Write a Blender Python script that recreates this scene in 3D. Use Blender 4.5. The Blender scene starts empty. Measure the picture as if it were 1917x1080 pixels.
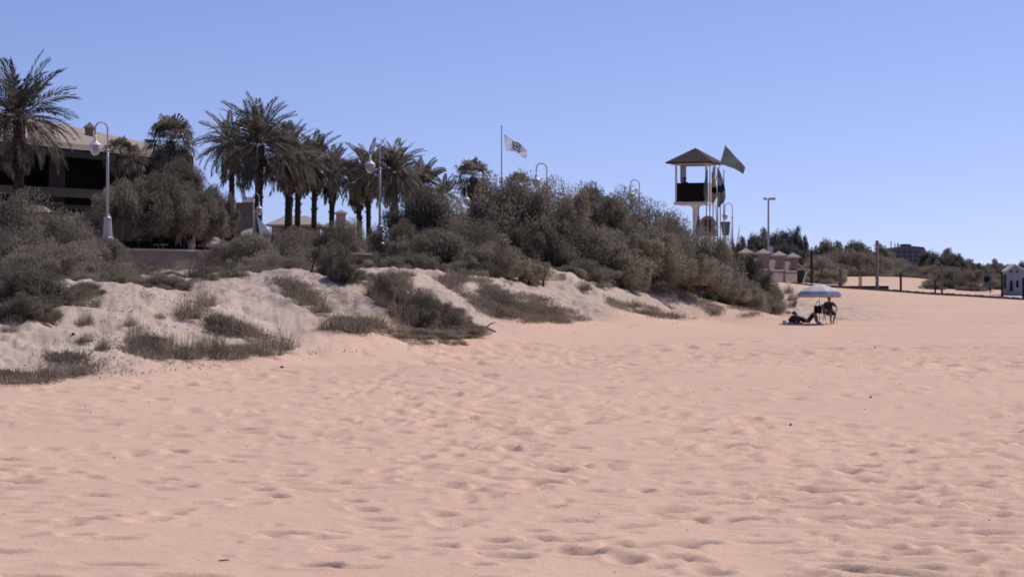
import bpy, math, random
import numpy as np
from mathutils import Vector, Matrix, noise as mnoise

random.seed(7)
RNG = np.random.default_rng(11)
SC = bpy.context.scene
COL = SC.collection
PI = math.pi
F = 4324.0          # focal length in photo pixels (photo 1917 wide)
CX, CY, CH = 958.5, 540.0, 1.6

def P(px, py, d):
    """world point seen at photo pixel (px,py) at depth d"""
    return Vector(((px - CX) / F * d, d, CH + (CY - py) / F * d))
def X(px, d): return (px - CX) / F * d
def Zp(py, d): return CH + (CY - py) / F * d

# ------------------------------------------------------------------ materials
def new_mat(name):
    m = bpy.data.materials.new(name); m.use_nodes = True
    nt = m.node_tree
    for n in list(nt.nodes): nt.nodes.remove(n)
    out = nt.nodes.new('ShaderNodeOutputMaterial')
    return m, nt, out
def N(nt, typ, **kw):
    n = nt.nodes.new(typ)
    for k, v in kw.items():
        if k.startswith('i_'):
            n.inputs[k[2:].replace('_', ' ')].default_value = v
        else: setattr(n, k, v)
    return n
def L(nt, a, b): nt.links.new(a, b)
def ramp(nt, fac, stops):
    r = nt.nodes.new('ShaderNodeValToRGB')
    cr = r.color_ramp
    while len(cr.elements) < len(stops): cr.elements.new(0.5)
    for e, (p, c) in zip(cr.elements, stops):
        e.position = p; e.color = (*c, 1)
    L(nt, fac, r.inputs[0]); return r
def sc(c, f): return tuple(max(0.0, v * f) for v in c)

def mat_plain(name, col, rough=0.75, var=0.18, scale=6.0, bump=0.15, bscale=30.0, metal=0.0, dirt=None):
    """surface with blotchy variation and a fine bump"""
    m, nt, out = new_mat(name)
    b = N(nt, 'ShaderNodeBsdfPrincipled'); b.inputs['Roughness'].default_value = rough
    b.inputs['Metallic'].default_value = metal
    if max(col) < 0.13: b.inputs['Specular IOR Level'].default_value = 0.12
    tc = N(nt, 'ShaderNodeTexCoord')
    n1 = N(nt, 'ShaderNodeTexNoise'); n1.inputs['Scale'].default_value = scale; n1.inputs['Detail'].default_value = 6
    n1.inputs['Roughness'].default_value = 0.65
    L(nt, tc.outputs['Object'], n1.inputs['Vector'])
    c2 = dirt if dirt else sc(col, 1 - 2 * var)
    r = ramp(nt, n1.outputs['Fac'], [(0.28, c2), (0.5, col), (0.75, sc(col, 1 + var))])
    L(nt, r.outputs[0], b.inputs['Base Color'])
    n2 = N(nt, 'ShaderNodeTexNoise'); n2.inputs['Scale'].default_value = bscale; n2.inputs['Detail'].default_value = 4
    L(nt, tc.outputs['Object'], n2.inputs['Vector'])
    bp = N(nt, 'ShaderNodeBump'); bp.inputs['Strength'].default_value = bump; bp.inputs['Distance'].default_value = 0.02
    L(nt, n2.outputs['Fac'], bp.inputs['Height']); L(nt, bp.outputs[0], b.inputs['Normal'])
    L(nt, b.outputs[0], out.inputs[0]); return m

def mat_leaf(name, dark, light, trans=0.25, scale=1.6, fine=0.22):
    """foliage: clump-sized tone changes plus a per-object shift, partly translucent"""
    m, nt, out = new_mat(name)
    tc = N(nt, 'ShaderNodeTexCoord'); oi = N(nt, 'ShaderNodeObjectInfo')
    n1 = N(nt, 'ShaderNodeTexNoise'); n1.inputs['Scale'].default_value = scale; n1.inputs['Detail'].default_value = 5
    L(nt, tc.outputs['Object'], n1.inputs['Vector'])
    n2 = N(nt, 'ShaderNodeTexNoise'); n2.inputs['Scale'].default_value = scale * 14; n2.inputs['Detail'].default_value = 2
    L(nt, tc.outputs['Object'], n2.inputs['Vector'])
    ad = N(nt, 'ShaderNodeMath', operation='MULTIPLY_ADD'); ad.inputs[1].default_value = fine
    L(nt, n2.outputs['Fac'], ad.inputs[0]); 
    ad0 = N(nt, 'ShaderNodeMath', operation='MULTIPLY_ADD'); ad0.inputs[1].default_value = 0.25; ad0.inputs[2].default_value = -0.12 - fine / 2
    L(nt, oi.outputs['Random'], ad0.inputs[0]); L(nt, ad0.outputs[0], ad.inputs[2])
    ad2 = N(nt, 'ShaderNodeMath', operation='ADD'); L(nt, ad.outputs[0], ad2.inputs[0]); L(nt, n1.outputs['Fac'], ad2.inputs[1])
    r = ramp(nt, ad2.outputs[0], [(0.34, dark), (0.66, light)])
    d = N(nt, 'ShaderNodeBsdfDiffuse'); t = N(nt, 'ShaderNodeBsdfTranslucent'); mx = N(nt, 'ShaderNodeMixShader')
    mx.inputs[0].default_value = trans
    L(nt, r.outputs[0], d.inputs[0]); L(nt, r.outputs[0], t.inputs[0])
    L(nt, d.outputs[0], mx.inputs[1]); L(nt, t.outputs[0], mx.inputs[2])
    L(nt, mx.outputs[0], out.inputs[0]); return m

def mat_sand():
    m, nt, out = new_mat('sand')
    b = N(nt, 'ShaderNodeBsdfPrincipled'); b.inputs['Roughness'].default_value = 0.95
    b.inputs['Specular IOR Level'].default_value = 0.1
    g = N(nt, 'ShaderNodeNewGeometry')
    at = N(nt, 'ShaderNodeAttribute'); at.attribute_name = 'dune'
    # beach colour
    n1 = N(nt, 'ShaderNodeTexNoise'); n1.inputs['Scale'].default_value = 0.12; n1.inputs['Detail'].default_value = 5
    n2 = N(nt, 'ShaderNodeTexNoise'); n2.inputs['Scale'].default_value = 3.5; n2.inputs['Detail'].default_value = 7; n2.inputs['Roughness'].default_value = 0.7
    n3 = N(nt, 'ShaderNodeTexNoise'); n3.inputs['Scale'].default_value = 55; n3.inputs['Detail'].default_value = 3
    for n in (n1, n2, n3): L(nt, g.outputs['Position'], n.inputs['Vector'])
    m1 = N(nt, 'ShaderNodeMath', operation='MULTIPLY_ADD'); m1.inputs[1].default_value = 0.55
    L(nt, n2.outputs['Fac'], m1.inputs[0])
    m2 = N(nt, 'ShaderNodeMath', operation='MULTIPLY'); m2.inputs[1].default_value = 0.45
    L(nt, n1.outputs['Fac'], m2.inputs[0]); L(nt, m2.outputs[0], m1.inputs[2])
    rb = ramp(nt, m1.outputs[0], [(0.3, (0.60, 0.398, 0.287)), (0.5, (0.68, 0.452, 0.322)), (0.72, (0.72, 0.483, 0.345))])
    rd = ramp(nt, m1.outputs[0], [(0.38, (0.27, 0.21, 0.168)), (0.48, (0.50, 0.383, 0.302)), (0.66, (0.60, 0.46, 0.363))])
    mx = N(nt, 'ShaderNodeMix', data_type='RGBA')
    L(nt, at.outputs['Fac'], mx.inputs[0]); L(nt, rb.outputs[0], mx.inputs[6]); L(nt, rd.outputs[0], mx.inputs[7])
    # grain speckle
    r3 = ramp(nt, n3.outputs['Fac'], [(0.33, (0.86, 0.86, 0.86)), (0.6, (1.03, 1.03, 1.03))])
    mm = N(nt, 'ShaderNodeMix', data_type='RGBA', blend_type='MULTIPLY'); mm.inputs[0].default_value = 1
    L(nt, mx.outputs[2], mm.inputs[6]); L(nt, r3.outputs[0], mm.inputs[7])
    L(nt, mm.outputs[2], b.inputs['Base Color'])
    nb = N(nt, 'ShaderNodeTexNoise'); nb.inputs['Scale'].default_value = 9; nb.inputs['Detail'].default_value = 8; nb.inputs['Roughness'].default_value = 0.62
    L(nt, g.outputs['Position'], nb.inputs['Vector'])
    bp = N(nt, 'ShaderNodeBump'); bp.inputs['Strength'].default_value = 0.35; bp.inputs['Distance'].default_value = 0.04
    L(nt, nb.outputs['Fac'], bp.inputs['Height']); L(nt, bp.outputs[0], b.inputs['Normal'])
    L(nt, b.outputs[0], out.inputs[0]); return m

M = {}
M['sand'] = mat_sand()
M['tam'] = mat_leaf('tamarisk_foliage', (0.165, 0.143, 0.112), (0.36, 0.302, 0.23), 0.47)
M['tam_grey'] = mat_leaf('grey_tamarisk_foliage', (0.19, 0.163, 0.128), (0.37, 0.31, 0.24), 0.47)
M['tam_dark'] = mat_leaf('dark_tamarisk_foliage', (0.1, 0.086, 0.067), (0.24, 0.2, 0.155), 0.45)
M['far_leaf'] = mat_leaf('hazy_foliage', (0.13, 0.125, 0.112), (0.27, 0.24, 0.2), 0.38)  # bluish haze of distance mixed into the leaf colour
M['grass'] = mat_leaf('dune_grass', (.16,.136,.104), (.44,.355,.27), 0.42, 3.0, 0.7)
M['mat_grass'] = mat_leaf('creeping_cover', (0.17, 0.142, 0.11), (0.36, 0.29, 0.226), 0.4, 0.8, 0.6)
M['palm'] = mat_leaf('palm_frond', (0.085, 0.075, 0.06), (0.27, 0.228, 0.175), 0.36, 2.0)
M['palm_dry'] = mat_leaf('dry_palm_frond', (0.07, 0.055, 0.042), (0.3, 0.228, 0.175), 0.3, 2.5)
M['tower_roof'] = mat_plain('tower_roof_felt', (0.075, 0.06, 0.055), 0.9, 0.2, 3, 0.3, 18)
M['stalk'] = mat_plain('palm_fruit_stalk', (0.46, 0.33, 0.27), 0.7)
M['bark'] = mat_plain('palm_bark', (0.05, 0.038, 0.034), 0.95, 0.3, 5, 0.6, 14)
M['wood_dark'] = mat_plain('dark_branch', (0.05, 0.04, 0.035), 0.95, 0.3, 6, 0.5, 25)
M['wood'] = mat_plain('weathered_wood', (0.17, 0.13, 0.115), 0.9, 0.25, 4, 0.4, 25)
M['white'] = mat_plain('white_paint', (0.66, 0.62, 0.62), 0.45, 0.08, 3, 0.05, 20, dirt=(0.48, 0.43, 0.41))
M['lamp'] = mat_plain('lamp_paint', (0.42, 0.38, 0.38), 0.42, 0.1, 4, 0.05, 20)
M['lamp_cap'] = mat_plain('lamp_cap_paint', (0.72, 0.66, 0.64), 0.4, 0.05, 4, 0.03, 20)
M['steel'] = mat_plain('galvanised_steel', (0.30, 0.31, 0.34), 0.45, 0.12, 5, 0.05, 30, 0.3)
M['stone'] = mat_plain('pier_stone', (0.27, 0.207, 0.163), 0.9, 0.2, 2.5, 0.4, 18)
M['cap'] = mat_plain('pier_cap_stone', (0.36, 0.285, 0.25), 0.85, 0.12, 4, 0.2, 25)
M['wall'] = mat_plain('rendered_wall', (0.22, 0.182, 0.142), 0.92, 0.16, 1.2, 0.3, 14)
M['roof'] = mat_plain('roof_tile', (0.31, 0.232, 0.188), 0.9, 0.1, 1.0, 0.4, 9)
M['dark'] = mat_plain('shaded_timber', (0.009, 0.008, 0.009), 0.9, 0.3, 2, 0.2, 10)  # near black: shade under veranda and awning put into the colour
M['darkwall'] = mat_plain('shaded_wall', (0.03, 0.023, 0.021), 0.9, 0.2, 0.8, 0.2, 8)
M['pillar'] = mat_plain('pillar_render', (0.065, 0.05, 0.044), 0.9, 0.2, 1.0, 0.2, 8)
M['black'] = mat_plain('black_cloth', (0.014, 0.012, 0.013), 0.85, 0.3, 8, 0.2, 40)
M['awning'] = mat_plain('shaded_brown', (0.13, 0.105, 0.092), 0.85, 0.12, 1.0, 0.1, 10)  # tree shade put into the brown; darkens awning and kiosk wall
M['skin'] = mat_plain('skin', (0.36, 0.2, 0.15), 0.6, 0.1, 5, 0.05, 60)
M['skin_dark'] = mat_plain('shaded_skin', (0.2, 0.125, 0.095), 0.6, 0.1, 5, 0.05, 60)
M['hair'] = mat_plain('dark_hair', (0.018, 0.014, 0.012), 0.7, 0.3, 30, 0.4, 80)
M['blue_cloth'] = mat_plain('pale_blue_cloth', (0.38, 0.46, 0.58), 0.85, 0.12, 6, 0.2, 30)
M['navy'] = mat_plain('dark_blue_cloth', (0.035, 0.04, 0.06), 0.85, 0.2, 6, 0.2, 30)
M['char'] = mat_plain('charcoal_cloth', (0.05, 0.042, 0.038), 0.9, 0.25, 7, 0.3, 30)
M['towel'] = mat_plain('blue_towel', (0.2, 0.3, 0.5), 0.95, 0.15, 8, 0.3, 40)
M['flag_white'] = mat_plain('white_flag_cloth', (0.62, 0.64, 0.68), 0.8, 0.06, 4, 0.1, 20)
M['flag_grey'] = mat_plain('grey_flag_cloth', (0.13, 0.145, 0.16), 0.8, 0.12, 3, 0.1, 20)
M['flag_pale'] = mat_plain('pale_flag_cloth', (0.36, 0.37, 0.4), 0.8, 0.12, 3, 0.1, 20)
M['flag_tan'] = mat_plain('tan_flag_cloth', (0.42, 0.26, 0.19), 0.8, 0.12, 3, 0.1, 20)
M['ink'] = mat_plain('black_print', (0.015, 0.015, 0.018), 0.8, 0.2, 8, 0.05, 20)
M['umb_white'] = mat_plain('parasol_fabric', (0.78, 0.72, 0.7), 0.75, 0.07, 4, 0.1, 40)
M['umb_blue'] = mat_plain('blue_parasol_band', (0.17, 0.23, 0.38), 0.75, 0.12, 4, 0.1, 40)
M['umb_val'] = mat_plain('parasol_valance', (0.4, 0.34, 0.33), 0.8, 0.12, 4, 0.1, 40)
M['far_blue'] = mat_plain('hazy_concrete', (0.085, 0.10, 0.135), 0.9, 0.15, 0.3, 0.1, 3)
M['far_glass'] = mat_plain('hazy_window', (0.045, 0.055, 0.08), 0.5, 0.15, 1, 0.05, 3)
M['kiosk'] = mat_plain('blue_white_boards', (0.22, 0.25, 0.32), 0.7, 0.12, 2, 0.1, 10)
M['blue_panel'] = mat_plain('slate_blue_panel', (0.1, 0.125, 0.165), 0.7, 0.12, 2, 0.1, 10)
M['board'] = mat_plain('tan_board', (0.3, 0.222, 0.165), 0.85, 0.15, 3, 0.1, 15)
M['concrete'] = mat_plain('path_paving', (0.5, 0.41, 0.37), 0.9, 0.1, 0.8, 0.2, 12)
M['pebble'] = mat_plain('beach_debris', (0.11, 0.09, 0.085), 0.85, 0.4, 20, 0.2, 50)
M['shell'] = mat_plain('shell_fragment', (0.75, 0.7, 0.68), 0.5, 0.1, 20, 0.05, 50)
def mat_cloth(name, col, trans=0.4):
    m, nt, out = new_mat(name); tc = N(nt, 'ShaderNodeTexCoord'); n1 = N(nt, 'ShaderNodeTexNoise'); n1.inputs['Scale'].default_value = 5; n1.inputs['Detail'].default_value = 5
    L(nt, tc.outputs['Object'], n1.inputs['Vector']); r = ramp(nt, n1.outputs['Fac'], [(0.3, sc(col, .82)), (0.6, col)])
    d = N(nt, 'ShaderNodeBsdfDiffuse'); t = N(nt, 'ShaderNodeBsdfTranslucent'); mx = N(nt, 'ShaderNodeMixShader'); mx.inputs[0].default_value = trans
    L(nt, r.outputs[0], d.inputs[0]); L(nt, r.outputs[0], t.inputs[0]); L(nt, d.outputs[0], mx.inputs[1]); L(nt, t.outputs[0], mx.inputs[2]); L(nt, mx.outputs[0], out.inputs[0]); return m
M['flag_white'] = mat_cloth('white_flag_cloth', (0.74, 0.79, 0.87), .45)
M['flag_grey'] = mat_cloth('grey_green_flag_cloth', (0.2, 0.225, 0.222), .3)
M['flag_tan'] = mat_cloth('tan_flag_cloth', (0.5, 0.3, 0.19), .35)
M['umb_white'] = mat_cloth('parasol_fabric', (0.8, 0.75, 0.72), .25)
M['umb_blue'] = mat_cloth('blue_parasol_band', (0.2, 0.27, 0.43), .25)
def mat_glass():
    m, nt, out = new_mat('lamp_globe_glass')
    b = N(nt, 'ShaderNodeBsdfPrincipled'); b.inputs['Base Color'].default_value = (0.52, 0.48, 0.47, 1)
    b.inputs['Roughness'].default_value = 0.25; b.inputs['Transmission Weight'].default_value = 0.35
    L(nt, b.outputs[0], out.inputs[0]); return m
M['globe'] = mat_glass()

# ------------------------------------------------------------------ mesh helpers
def mk(name, V, Fc, mat, parent=None, smooth=False, mats=None, mi=None):
    me = bpy.data.meshes.new(name)
    V = np.asarray(V, dtype=np.float32)
    if isinstance(Fc, np.ndarray):
        n, k = Fc.shape
        me.vertices.add(len(V)); me.vertices.foreach_set('co', V.ravel())
        me.loops.add(n * k); me.loops.foreach_set('vertex_index', Fc.astype(np.int32).ravel())
        me.polygons.add(n); me.polygons.foreach_set('loop_start', np.arange(n, dtype=np.int32) * k)
        me.polygons.foreach_set('loop_total', np.full(n, k, dtype=np.int32))
        me.update(calc_edges=True); me.validate()
    else:
        me.from_pydata([tuple(map(float, v)) for v in V], [], [tuple(map(int, f)) for f in Fc]); me.update()
    if mats:
        for m_ in mats: me.materials.append(m_)
        if mi is not None: me.polygons.foreach_set('material_index', np.asarray(mi, dtype=np.int32))
    else: me.materials.append(mat)
    if smooth: me.polygons.foreach_set('use_smooth', np.ones(len(me.polygons), dtype=bool))
    o = bpy.data.objects.new(name, me); COL.objects.link(o)
    if parent: o.parent = parent
    return o

class MB:
    def __init__(s): s.V = []; s.F = []
    def add(s, V, Fs):
        b = len(s.V); s.V += [tuple(v) for v in V]; s.F += [tuple(i + b for i in f) for f in Fs]; return s
    def box(s, c, size, rz=0.0, taper=1.0):
        x, y, z = (v / 2 for v in size); co, si = math.cos(rz), math.sin(rz); vs = []
        for k, zz in ((1.0, -z), (taper, z)):
            for a, b in ((-x, -y), (x, -y), (x, y), (-x, y)):
                a *= k; b *= k
                vs.append((c[0] + a * co - b * si, c[1] + a * si + b * co, c[2] + zz))
        return s.add(vs, [(3, 2, 1, 0), (4, 5, 6, 7), (0, 1, 5, 4), (1, 2, 6, 5), (2, 3, 7, 6), (3, 0, 4, 7)])
    def hexa(s, p):   # 8 points: bottom ring, top ring
        return s.add(p, [(3, 2, 1, 0), (4, 5, 6, 7), (0, 1, 5, 4), (1, 2, 6, 5), (2, 3, 7, 6), (3, 0, 4, 7)])
    def tube(s, pts, rad, n=8, cap=True):
        pts = [Vector(p) for p in pts]
        if not hasattr(rad, '__len__'): rad = [rad] * len(pts)
        vs = []; fs = []; up = None
        for i, p in enumerate(pts):
            t = (pts[min(i + 1, len(pts) - 1)] - pts[max(i - 1, 0)]).normalized()
            if up is None: up = Vector((1, 0, 0)) if abs(t.x) < 0.8 else Vector((0, 1, 0))
            a = (up - t * up.dot(t)).normalized(); up = a; b = t.cross(a)
            for k in range(n):
                q = 2 * PI * k / n; vs.append(p + (a * math.cos(q) + b * math.sin(q)) * rad[i])
        for i in range(len(pts) - 1):
            for k in range(n):
                k2 = (k + 1) % n; fs.append((i * n + k, i * n + k2, (i + 1) * n + k2, (i + 1) * n + k))
        if cap: fs.append(tuple(range(n))[::-1]); fs.append(tuple((len(pts) - 1) * n + k for k in range(n)))
        return s.add(vs, fs)
    def lathe(s, prof, n=16, c=(0, 0, 0), ph=0.0):
        vs = []; fs = []
        for r, z in prof:
            for k in range(n):
                q = 2 * PI * k / n + ph; vs.append((c[0] + r * math.cos(q), c[1] + r * math.sin(q), c[2] + z))
        for i in range(len(prof) - 1):
            for k in range(n):
                k2 = (k + 1) % n; fs.append((i * n + k, i * n + k2, (i + 1) * n + k2, (i + 1) * n + k))
        fs.append(tuple(range(n))[::-1]); fs.append(tuple((len(prof) - 1) * n + k for k in range(n)))
        return s.add(vs, fs)
    def ball(s, c, r, nu=12, nv=8):
        if not hasattr(r, '__len__'): r = (r, r, r)
        prof = []
        vs = []; fs = []
        for j in range(nv + 1):
            th = PI * j / nv
            for k in range(nu):
                q = 2 * PI * k / nu
                vs.append((c[0] + r[0] * math.sin(th) * math.cos(q), c[1] + r[1] * math.sin(th) * math.sin(q), c[2] + r[2] * math.cos(th)))
        for j in range(nv):
            for k in range(nu):
                k2 = (k + 1) % nu
                if j == 0: fs.append((k, (j + 1) * nu + k, (j + 1) * nu + k2))
                elif j == nv - 1: fs.append((j * nu + k, (j + 1) * nu + k, j * nu + k2))
                else: fs.append((j * nu + k, (j + 1) * nu + k, (j + 1) * nu + k2, j * nu + k2))
        return s.add(vs, fs)
    def build(s, name, mat, parent=None, smooth=False, off=None):
        V = s.V
        if off is not None: V = [(v[0] - off[0], v[1] - off[1], v[2] - off[2]) for v in V]
        o = mk(name, V, s.F, mat, parent, smooth)
        return o

def tag(o, label=None, cat=None, group=None, kind=None):
    if label: o['label'] = label
    if cat: o['category'] = cat
    if group: o['group'] = group
    if kind: o['kind'] = kind
    return o
def thing(name, label, cat, loc=(0, 0, 0), rz=0.0, group=None, scale=None):
    o = bpy.data.objects.new(name, None); COL.objects.link(o)
    o.location = loc; o.rotation_euler = (0, 0, rz); o.empty_display_size = 0.2
    if scale is not None: o.scale = scale
    return tag(o, label, cat, group)
def copy_tree(o, parent=None):
    c = o.copy(); COL.objects.link(c); c.parent = parent
    for ch in list(o.children): copy_tree(ch, c)
    return c

# ------------------------------------------------------------------ noise + terrain
def vnoise(x, y, seed=0):
    xi = np.floor(x).astype(np.int64); yi = np.floor(y).astype(np.int64)
    xf = x - xi; yf = y - yi
    u = xf * xf * (3 - 2 * xf); v = yf * yf * (3 - 2 * yf)
    def h(a, b):
        n = (a * 374761393 + b * 668265263 + seed * 974634777) & 0xffffffff
        n = ((n ^ (n >> 13)) * 1274126177) & 0xffffffff
        return ((n ^ (n >> 16)) & 0xffff) / 65535.0
    a = h(xi, yi); b = h(xi + 1, yi); c = h(xi, yi + 1); d = h(xi + 1, yi + 1)
    return (a * (1 - u) + b * u) * (1 - v) + (c * (1 - u) + d * u) * v - 0.5
def fbm(x, y, seed=0, o=4):
    r = 0; a = 1.0
    for i in range(o): r = r + a * vnoise(x * 2 ** i, y * 2 ** i, seed + i * 17); a *= 0.5
    return r

FOOT = [(-400, 770), (0, 725), (200, 703), (400, 683), (560, 668), (700, 650), (900, 632), (1100, 615), (1300, 602), (1400, 597)]
cp = []
for px, py in FOOT: 
    d = CH * F / (py - CY); cp.append((X(px, d), d, 0.0))
for px in (-900, -500, -100, 200, 500, 800, 1000, 1200, 1500, 1800, 2200, 2700):
    for d in (6, 14, 24, 33): cp.append((X(px, d), d, 0.0))
for px in (700, 1000, 1300, 1600, 1900, 2300, 2800): cp.append((X(px, 48), 48, 0.0))
for px in (1000, 1250, 1500, 1750, 2000, 2500): cp.append((X(px, 68), 68, 0.0))
for px in (1250, 1400, 1535, 1700, 1900, 2300): cp.append((X(px, 90), 90, 0.0))
for px in (1420, 1535, 1700, 1900, 2300): cp.append((X(px, 110), 110, 0.0))
for t in [(230, 532, 56), (300, 545, 57), (150, 575, 52), (90, 610, 49), (0, 650, 44), (-200, 640, 46), (0, 600, 52), (0, 545, 64), (-300, 540, 66),
          (420, 524, 69), (330, 560, 60), (420, 575, 58.5), (500, 510, 68), (590, 497, 70), (640, 520, 70), (560, 560, 61), (680, 560, 72),
          (740, 507, 85), (800, 540, 82), (820, 512, 88), (900, 522, 96), (900, 570, 84), (1000, 525, 101), (1080, 521, 104), (1010, 570, 92), (1150, 545, 106), (1240, 540, 113), (1180, 575, 104),
          (1330, 560, 119), (1420, 560, 128), (1450, 575, 129), (1500, 565, 130), (1440, 540, 150)]:
    p = P(*t); cp.append(tuple(p))
for px, d in [(265, 88), (340, 90), (420, 93), (560, 92), (660, 102), (100, 82), (0, 77)]: cp.append((X(px, d), d, 2.05))
# promenade level behind the wall
for px, d in [(-300, 80), (0, 84), (200, 92), (330, 95), (420, 98), (560, 100), (-300, 110), (0, 110), (200, 115), (400, 120), (700, 112), (850, 118), (1000, 128), (1100, 138), (1200, 148), (1300, 158), (300, 160), (600, 160), (900, 170), (0, 170), (-400, 170), (1100, 190), (1300, 200), (900, 260), (0, 260), (1300, 260)]:
    cp.append((X(px, d), d, 2.3))
cp += [(X(1390, 165), 165, 2.2), (X(1460, 172), 172, 2.1), (X(1500, 178), 178, 2.05)]
KERB = [(1440, 529, 168), (1540, 537, 164), (1640, 544, 160), (1740, 551, 156), (1840, 557, 153), (1940, 563, 150), (2150, 572, 146), (2500, 585, 142)]
for t in KERB: cp.append(tuple(P(*t)))
for px, py, d in [(1600, 537, 178), (1700, 543, 176), (1800, 549, 172), (1900, 554, 170), (2200, 560, 166), (1600, 525, 200), (1680, 518, 205), (1760, 528, 200), (1850, 540, 200), (1950, 548, 200),
                  (1600, 520, 260), (1750, 525, 260), (1900, 535, 260), (2300, 540, 240), (1550, 575, 138), (1700, 580, 132), (1900, 590, 125), (2200, 595, 122)]:
    cp.append(tuple(P(px, py, d)))
CPA = np.array(cp)
def _phi(r2): return np.sqrt(r2 + 4.0)
_d2 = (CPA[:, None, 0] - CPA[None, :, 0]) ** 2 + (CPA[:, None, 1] - CPA[None, :, 1]) ** 2
_A = _phi(_d2) + np.eye(len(CPA)) * -0.15
_n = len(CPA); _S = np.zeros((_n + 1, _n + 1)); _S[:_n, :_n] = _A; _S[_n, :_n] = 1; _S[:_n, _n] = 1
_W = np.linalg.solve(_S, np.append(CPA[:, 2], 0.0))
FX = np.array([X(p[0], CH * F / (p[1] - CY)) for p in FOOT]); FY = np.array([CH * F / (p[1] - CY) for p in FOOT])
def dune_mask(x, y):
    """0 on the open beach, 1 well inside the dunes"""
    xf = np.interp(y, FY, FX)
    s = (xf - x) + 0.25 * (y > 128) * 0
    lim = np.where(y > FY[-1], -1.0 + 0 * y, s)
    m = np.clip((lim + 0.25 * fbm(x * 0.9, y * 0.35, 5) * 2) / 2.0 + 0.35, 0, 1)
    far = np.clip((y - 112) / 14, 0, 1) * np.clip(1 - (x - 17) / 6, 0, 1)
    return np.maximum(np.where(y > FY[-1], 0, m), far * 0.8)
def base_h(x, y):
    sh = x.shape; x = x.ravel(); y = y.ravel(); out = np.empty_like(x)
    yc = np.minimum(y, 260.0); xc = x * np.where(y > 260, 260.0 / np.maximum(y, 1), 1.0)
    for i in range(0, len(x), 40000):
        a = slice(i, i + 40000)
        r2 = (xc[a, None] - CPA[None, :, 0]) ** 2 + (yc[a, None] - CPA[None, :, 1]) ** 2
        out[a] = _phi(r2) @ _W[:_n] + _W[_n]
    return out.reshape(sh)

def spaced():
    r = list(np.linspace(1.0, 6.0, 12)[:-1])
    k = np.linspace(1 / 6.0, 1 / 40.0, 560); r += list(1 / k)
    r += list(np.arange(40.25, 130, 0.28))
    v = 130.0
    while v < 430: r.append(v); v *= 1.012
    while v < 6000: r.append(v); v *= 1.22
    return np.array(r)
ROWS = spaced()
TC = np.concatenate([-np.linspace(3.0, 0.34, 26)[:-1], np.linspace(-0.34, 0.34, 1050), np.linspace(0.34, 3.0, 26)[1:]])
GY, GT = np.meshgrid(ROWS, TC, indexing='ij'); GX = GY * GT
# coarse evaluation of the smooth base, then bilinear refinement
GZ = base_h(GX[:, ::6], GY[:, ::6])
_ci = np.arange(len(TC))[::6]
GZf = np.empty_like(GX)
for i in range(len(ROWS)): GZf[i] = np.interp(TC, TC[_ci], GZ[i])
DM = dune_mask(GX, GY)
nearw = np.clip(1 - (GY - 300) / 100, 0, 1)
GZf += nearw * (0.03 * fbm(GX * 0.5, GY * 0.5, 3) + 0.03 * fbm(GX * 0.14, GY * 0.14, 31) * np.clip(GY / 25, 0, 1)
                + DM * (0.34 * fbm(GX * 0.55, GY * 0.4, 9, 4) + 0.15 * fbm(GX * 2.6, GY * 1.8, 21, 4) - 0.16 * np.abs(fbm(GX * 1.1 + 0.35 * GY, GY * 0.55, 91, 3))))
# beach micro relief: trampled sand, then individual hollows
fg = np.clip(1 - (GY - 34) / 60, 0.25, 1)
tramp = np.clip(0.55 + 1.5 * fbm(GX * 0.22, GY * 0.10, 41, 3), 0.12, 1.0)
rid = 1 - np.abs(2 * fbm(GX * 2.1, GY * 1.7, 61, 3))
GZf += (1 - DM) * fg * tramp * (0.028 * fbm(GX * 1.6, GY * 1.8, 51, 4) + 0.010 * rid)
# wind ripples, lower right
rip = np.clip(1.3 - ((GX - 3.1) / 1.5) ** 2 - ((GY - 15.5) / 4.5) ** 2, 0, 1)
GZf += rip * 0.010 * np.sin((GX * 0.55 + GY * 1.0 + 0.35 * fbm(GX * .8, GY * .8, 71)) * 2 * PI / 0.34)
HR = np.random.default_rng(5)
def stamp(x0, y0, a, b, rot, amp, pw=1.0):
    R = 2.6 * max(a, b)
    i0, i1 = np.searchsorted(ROWS, [y0 - R, y0 + R])
    if i1 - i0 < 1: return
    t0, t1 = (x0 - R) / y0, (x0 + R) / y0
    j0, j1 = np.searchsorted(TC, [t0, t1])
    dx = GX[i0:i1, j0:j1] - x0; dy = GY[i0:i1, j0:j1] - y0
    c, s = math.cos(rot), math.sin(rot)
    q = ((dx * c + dy * s) / a) ** 2 + ((-dx * s + dy * c) / b) ** 2
    GZf[i0:i1, j0:j1] += amp * (-np.exp(-q ** pw) + 0.2 * np.exp(-(np.sqrt(q) - 1.55) ** 2 * 3.2))
for _ in range(26000):
    d = math.sqrt(HR.uniform(10.5 ** 2, 80 ** 2)); t = HR.uniform(-0.27, 0.27)
    if HR.uniform() < (d - 34) / 40: continue
    x = d * t
    if np.interp(d, FY, FX) > x - 0.6: continue
    tr = 0.5 + 1.4 * float(fbm(np.array([x * 0.22]), np.array([d * 0.10]), 41, 3)[0])
    if HR.uniform() > max(0.0, tr) ** 1.6 + 0.08: continue
    s = (0.032 + 0.07 * HR.uniform() ** 1.7) * (1.5 if HR.uniform() < 0.05 else 1) * (0.7 + d / 60)
    stamp(x, d, s * HR.uniform(1.2, 2.6), s * 1.1, HR.normal(0, .35), HR.uniform(0.055, 0.12) * s / 0.12, HR.choice([1.0, 1.9]))
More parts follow.
